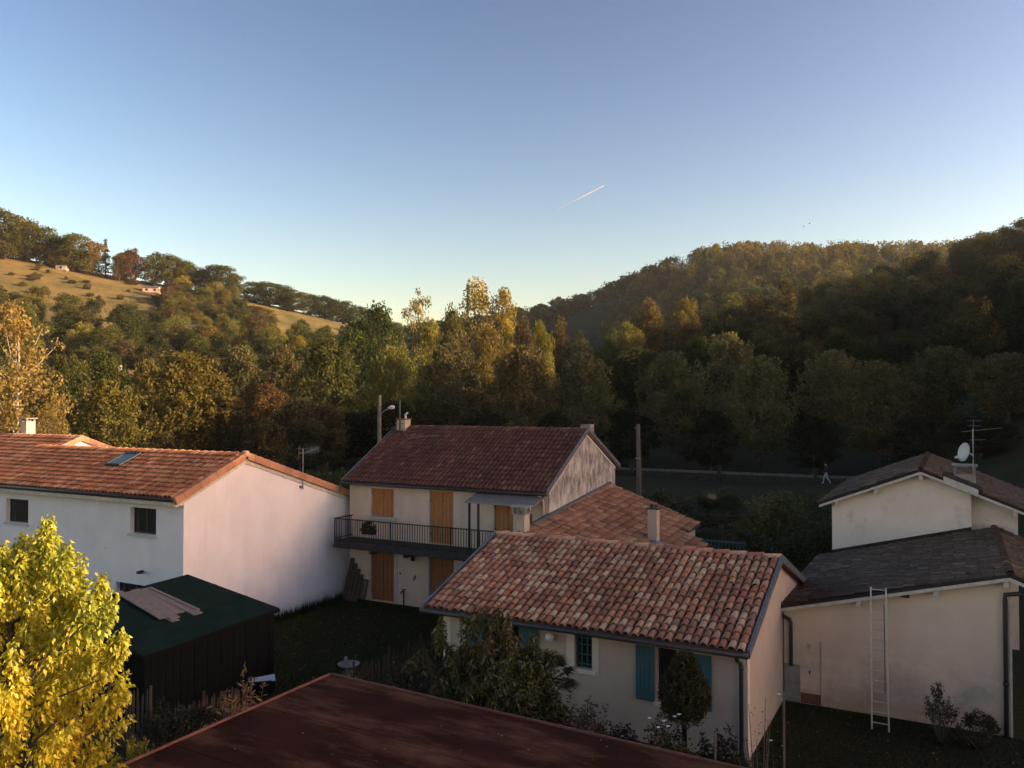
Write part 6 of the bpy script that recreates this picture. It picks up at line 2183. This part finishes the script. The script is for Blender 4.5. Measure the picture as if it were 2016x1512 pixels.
# --- tall trees in the middle
tree_px('tall0', 937, 562, 140, 110, (0.30, 0.24, 0.08), 'tall_tree', 'tallest pale gold tree in the middle of the valley')
tree_px('tall1', 988, 576, 138, 75, (0.36, 0.25, 0.05), 'tall_tree', 'bright yellow tree beside the tallest pale gold tree')
tree_px('tall2', 824, 573, 170, 80, (0.32, 0.25, 0.10), 'tall_tree', 'airy pale yellow tree standing above the green canopy')
tree_px('conifer0', 921, 552, 142, 30, (0.05, 0.055, 0.025), 'conifer', 'slim dark conifer tip rising from the tallest gold tree')
tree_px('poplar0', 1548, 552, 128, 75, SHADE, 'poplar', 'tall dark column shaped poplar on the shaded slope')
for (px, top, D_, w, c, key, lb) in (
        (850, 640, 125, 75, YELLOWG, 'round1', 'lime yellow tree right of the plane tree domes'),
        (790, 690, 112, 70, YELLOWG, 'round0', 'small pale lime tree in front of the lime yellow tree'),
        (745, 605, 165, 110, GREEN, 'round2', 'dark green tree at the skyline behind the tall pointed plane'),
        (700, 632, 140, 120, GREEN, 'round3', 'broad green tree where the meadow meets the valley'),
        (890, 612, 170, 80, OLIVE, 'round0', 'olive tree left of the tallest pale gold tree'),
        (880, 660, 120, 70, OLIVE, 'round2', 'olive green tree below the tallest pale gold tree'),
        (960, 650, 118, 90, (0.19, 0.14, 0.045), 'round1', 'golden brown tree at the foot of the bright yellow tree'),
        (1030, 632, 128, 70, RUST, 'round3', 'russet thin tree right of the bright yellow tree'),
        (1065, 640, 135, 70, (0.20, 0.17, 0.03), 'round1', 'yellow green tree right of the russet thin tree'),
        (1005, 690, 112, 90, (0.22, 0.15, 0.04), 'round0', 'low golden tree above the shaded plane trees'),
        (1075, 700, 108, 70, GOLD, 'round2', 'small golden tree on the edge of the shade'),
        (1105, 632, 150, 60, RUST, 'round3', 'rusty brown tree near the distant hill'),
        (1145, 660, 140, 50, RUST, 'conifer1', 'small rusty pointed tree in the valley head'),
        (1200, 665, 138, 55, (0.07, 0.10, 0.03), 'round2', 'fresh green round tree among rusty trees'),
        (1230, 660, 140, 40, GOLD, 'round1', 'little orange gold tree next to the fresh green round tree'),
        (1280, 597, 150, 85, (0.15, 0.115, 0.042), 'round0', 'sunlit orange brown tree on the near ridge'),
        (1352, 592, 152, 75, (0.19, 0.15, 0.045), 'round2', 'sunlit golden tree right of the orange brown ridge tree'),
        (1440, 582, 158, 80, (0.18, 0.155, 0.045), 'round3', 'sunlit yellow tree highest on the dark slope edge'),
        (1240, 640, 145, 60, YELLOWG, 'round1', 'yellow green tree below the orange brown ridge tree')):
    tree_px(key, px, top, D_, w, c, 'broadleaf_tree', lb)
# filler trees of the valley wood
def scatter(n_, pxr, Dr, hr, rr, cols, keys, name, label, group, far=False, cond=None, hpx=None):
    k = 0
    tries = 0
    while k < n_ and tries < n_ * 30:
        tries += 1
        px, D_ = rng.uniform(*pxr), rng.uniform(*Dr)
        if cond and not cond(px, D_):
            continue
        x, y = camxy((px - CX) / FPX * D_, D_)
        key = pick(*keys)
        h = rng.uniform(*hr)
        tree(key, x, y, h, rng.uniform(*rr), pick(*cols), name, label, group, far=far)
        k += 1


R4 = ('round0', 'round1', 'round2', 'round3')
scatter(34, (640, 1240), (105, 190), (7, 10.5), (3.0, 4.6), (GREEN, OLIVE, BROWN, YELLOWG, GREEN, RUST), R4, 'valley_tree', 'mixed autumn tree in the wood at the valley head', 'valley head trees')
F4 = ('far0', 'far1', 'far2', 'far3')
scatter(60, (650, 1260), (190, 420), (8, 12), (3.5, 5.5), (GREEN, OLIVE, OLIVE, BROWN, YELLOWG), F4, 'valley_tree', 'small autumn tree farther up the valley wood', 'farther valley trees', far=True)
scatter(80, (820, 1260), (480, 660), (9, 13), (5, 8), (OLIVE, GREEN, YELLOWG, BROWN), F4, 'distant_tree', 'tiny tree of the distant wooded hill in the middle', 'distant middle hill trees', far=True)

# --- left hill: skyline oaks, conifers, meadow edge
SKY_L = [(-60, 405, 330, 110), (5, 414, 325, 90), (50, 438, 330, 70), (92, 448, 332, 60), (140, 460, 332, 66), (335, 503, 345, 60), (362, 514, 348, 50), (425, 522, 350, 70), (395, 530, 352, 50), (462, 540, 356, 45), (500, 556, 360, 50), (530, 556, 362, 62), (575, 570, 366, 60), (610, 580, 372, 50), (640, 584, 378, 60), (675, 594, 386, 50), (700, 604, 395, 50), (560, 585, 368, 40), (655, 600, 380, 40), (725, 612, 400, 50)]
for (px, top, D_, w) in SKY_L:
    tree_px(pick(*R4), px, top, D_, w * 1.35, pick(DARK, GREEN, GREEN), 'skyline_oak', 'dark green oak standing on the skyline of the meadow hill', 'skyline oaks on the left hill', hmin=9)
for (px, top, D_, w, c, key, lb) in (
        (178, 474, 334, 56, (0.15, 0.12, 0.045), 'round1', 'yellow brown tree on the skyline left of the cedar'),
        (205, 470, 336, 42, (0.04, 0.045, 0.02), 'conifer1', 'dark cedar with tiered branches on the skyline'),
        (232, 500, 334, 44, BROWN, 'round0', 'brownish tree at the wood edge below the cedar'),
        (255, 492, 336, 56, (0.12, 0.068, 0.042), 'round2', 'reddish brown beech on the skyline'),
        (264, 487, 345, 34, (0.045, 0.05, 0.025), 'conifer0', 'second dark conifer behind the reddish beech'),
        (302, 498, 340, 58, GREEN, 'round3', 'rounded green oak right of the reddish beech'),
        (328, 520, 342, 26, GOLD, 'tall0', 'slim yellow tree touching the rounded green oak'),
        (105, 480, 330, 34, YELLOWG, 'round2', 'small lime yellow tree under the skyline oaks'),
        (75, 517, 322, 20, OLIVE, 'bush1', 'lone round bush on the open meadow')):
    tree_px(key, px, top, D_, w, c, 'bush' if key.startswith('bush') else 'skyline_tree', lb)


def mead(px, D_):
    """keep the open meadow free"""
    ok = True
    py = 790 - (ground_z(*camxy((px - CX) / FPX * D_, D_)) - CAMH) / D_ * FPX
    if px < 330 and 520 < py < 600 - px * 0.05 and D_ > 262:
        ok = False
    if 535 < px < 690 and 632 < py < 690:
        ok = False
    if 225 < px < 290 and 600 < py < 668:
        ok = False
    return ok


scatter(80, (-80, 700), (180, 262), (8, 12.5), (3.6, 5.6), (GREEN, GREEN, OLIVE, DARK, OLIVE, YELLOWG, BROWN), R4, 'hillside_tree', 'leafy tree on the lower slope of the meadow hill', 'lower slope trees of the left hill', cond=mead)
scatter(75, (320, 700), (262, 345), (4, 7.5), (2.6, 4.6), (OLIVE, GREEN, BROWN, YELLOWG), R4, 'hillside_tree', 'small tree among the scrub below the skyline oaks', 'scrub trees of the left hill', cond=mead)
scatter(55, (260, 560), (255, 340), (1.6, 3.4), (1.6, 3.0), (OLIVE, BROWN, (0.14, 0.09, 0.035), GREEN), ('bush0', 'bush1', 'bush2'), 'scrub_bush', 'low scrubby bush on the rough part of the meadow hill', 'scrub bushes of the left hill', cond=lambda a, b: mead(a, b) or rng.random() < 0.15)
scatter(46, (-60, 660), (112, 182), (7, 11), (3.0, 4.6), (OLIVE, GREEN, BROWN, YELLOWG, OLIVE, (0.14, 0.10, 0.03)), R4, 'valley_tree', 'tree of the mixed belt between park and meadow hill', 'belt trees below the left hill')
for (px, top, D_, w, c, key, lb) in ((240, 600, 225, 80, DARK, 'round0', 'dark round oak at the end of the meadow strip'), (470, 590, 290, 55, DARK, 'round2', 'dark dense oak in the middle of the scrub'), (500, 632, 262, 60, DARK, 'round1', 'dark spreading tree below the dense oak'),
                                      (415, 645, 215, 70, (0.26, 0.20, 0.05), 'tall1', 'pale yellow poplar like tree on the lower slope'), (520, 650, 235, 50, (0.24, 0.19, 0.05), 'tall2', 'slim yellowing tree below the right hand meadow'), (590, 665, 215, 45, (0.26, 0.20, 0.05), 'tall0', 'yellow tree at the right foot of the meadow')):
    tree_px(key, px, top, D_, w, c, 'hillside_tree', lb)

scatter(46, (-40, 330), (262, 326), (0.9, 2.2), (0.9, 2.2), (OLIVE, BROWN, GREEN), ('bush0', 'bush1', 'bush2'), 'meadow_bush', 'small bush dotted over the open meadow of the left hill', 'bushes dotted over the meadow')
scatter(26, (-60, 640), (318, 352), (7, 11), (3.6, 5.5), (DARK, GREEN), R4, 'wood_edge_tree', 'tree closing the wood edge along the meadow hill crest', 'wood edge trees of the left hill', cond=lambda a, b: b > 328 + max(0, a) * 0.05)
# --- right side: near ridge in shade, far hill with sunlit top
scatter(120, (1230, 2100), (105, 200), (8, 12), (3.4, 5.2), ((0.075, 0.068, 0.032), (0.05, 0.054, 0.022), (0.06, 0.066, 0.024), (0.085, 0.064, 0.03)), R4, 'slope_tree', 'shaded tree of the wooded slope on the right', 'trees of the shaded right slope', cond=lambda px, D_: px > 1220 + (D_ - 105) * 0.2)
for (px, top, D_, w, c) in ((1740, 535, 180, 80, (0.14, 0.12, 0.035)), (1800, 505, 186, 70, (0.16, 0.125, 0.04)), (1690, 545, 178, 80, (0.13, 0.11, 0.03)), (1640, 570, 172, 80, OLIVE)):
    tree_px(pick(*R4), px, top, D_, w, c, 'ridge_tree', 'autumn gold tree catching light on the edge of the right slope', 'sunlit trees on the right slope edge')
tree_px('round1', 1935, 458, 190, 75, SHADE, 'slope_tree', 'dark rounded tree standing out on the right skyline')
tree_px('round3', 2000, 452, 180, 80, SHADE, 'slope_tree', 'dark tree next to the rounded one on the right skyline')
tree_px('round0', 1885, 478, 200, 45, SHADE, 'slope_tree', 'small dark tree before the rounded one on the right skyline')
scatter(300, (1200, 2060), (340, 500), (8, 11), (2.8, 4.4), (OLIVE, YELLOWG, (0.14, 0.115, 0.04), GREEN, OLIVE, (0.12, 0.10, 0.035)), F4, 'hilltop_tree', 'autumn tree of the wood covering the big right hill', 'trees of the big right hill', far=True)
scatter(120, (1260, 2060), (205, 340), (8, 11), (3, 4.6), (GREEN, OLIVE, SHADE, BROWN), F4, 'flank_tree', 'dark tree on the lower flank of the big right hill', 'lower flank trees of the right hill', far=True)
# remaining trees of the big hill, one continuous wood
def wood(name, label, n_, pxr, Dr, colr, hr=(8, 11), rr=(2.6, 4.2), leaves=170, seed=77):
    rs_ = np.random.default_rng(seed)
    PP, SS, TT = [], [], []
    pxs, Ds = rs_.uniform(*pxr, n_), np.sqrt(rs_.uniform(Dr[0] ** 2, Dr[1] ** 2, n_))
    Xs = (pxs - CX) / FPX * Ds
    zs = HXY(Xs, Ds)
    for X, D_, z_ in zip(Xs, Ds, zs):
        h, r_ = rs_.uniform(*hr), rs_.uniform(*rr)
        d = rs_.normal(size=(leaves, 3))
        d /= np.linalg.norm(d, axis=1)[:, None]
        d *= rs_.uniform(0.75, 1.05, (leaves, 1))
        c_ = X * RIGHT + D_ * FWD + np.array([0, 0, z_ + h * 0.52])
        PP.append(c_ + d * np.array([r_, r_, h * 0.52]) * (1 + 0.15 * np.sin(d[:, :1] * 7 + h)))
        SS.append(np.full(leaves, r_ * 0.26))
        TT.append(np.full(leaves, rs_.random()))
    P, S_, T_ = np.concatenate(PP), np.concatenate(SS), np.concatenate(TT)
    V, F = leaf_faces(P, S_ * rs_.uniform(0.6, 1.3, len(P)), aspect=0.8, rs=rs_)
    o_ = link(name, mesh_np(name, V, F, 'leaf', False, {'rnd': np.clip(T_ * 0.6 + rs_.random(len(P)) * 0.4, 0, 1), 'tone': T_}))
    o_.color = c4(colr)
    return tag(o_, label, 'wood', kind='stuff')


wood('hill_wood', 'continuous autumn wood covering the big hill on the right', 900, (1190, 2080), (320, 620), (0.095, 0.088, 0.032))
wood('distant_wood', 'far wood on the distant hill closing the valley', 420, (780, 1260), (470, 720), (0.10, 0.092, 0.03), seed=78)
# unseen trees added on the slope right of the view to block the sun
k = 0
while k < 150:
    X, Y = rng.uniform(52, 84), rng.uniform(-40, 105) if k > 60 else rng.uniform(-8, 34)
    if k > 110:
        X, Y = rng.uniform(80, 125), rng.uniform(60, 175)
    if Y > 0 and X / Y < 0.66:
        continue
    x, y = camxy(X, Y)
    tree(pick(*R4), x, y, rng.uniform(8.0, 9.5), rng.uniform(4, 5.2), SHADE, 'slope_tree', 'tree of the unseen right slope, added to block the low sun', 'unseen sun blocking trees of the right slope')
    k += 1
# trees added unseen behind the viewpoint to mirror in the windows
for k in range(9):
    x, y = camxy(-52 + k * 6.5 + rng.uniform(-2, 2), -16 - rng.uniform(0, 8))
    tree(pick(*R4), x, y, rng.uniform(8, 11), rng.uniform(3, 4), pick(GOLD, YELLOWG, OLIVE), 'unseen_tree', 'autumn tree added behind the viewpoint for the window reflections', 'unseen trees behind the viewpoint')

# ================================================================ HAZE of the low sun in the valley
hz_ = MB()
hx0, hx1, hy0, hy1 = -5100, 5100, -3100, 7100
P_ = [camxy(a, b) for (a, b) in ((hx0, hy0), (hx1, hy0), (hx1, hy1), (hx0, hy1))]
hz_.prism([(a, b, -2.0) for (a, b) in P_], (0, 0, 140.0))
hme = mesh_np('haze', np.array(hz_.v), hz_.f, None)
hm = new_mat('haze')
ht = NT(hm)
ho = ht.n('ShaderNodeOutputMaterial')
hv = ht.n('ShaderNodeVolumePrincipled')
hv.inputs['Color'].default_value = (0.94, 0.93, 0.90, 1)
hv.inputs['Density'].default_value = 0.00012
hv.inputs['Anisotropy'].default_value = 0.45
ht.l(hv.outputs[0], ho.inputs['Volume'])
hme.materials.append(hm)
hzo = link('haze', hme)
tag(hzo, 'thin pale haze filling the valley', 'haze', kind='stuff')
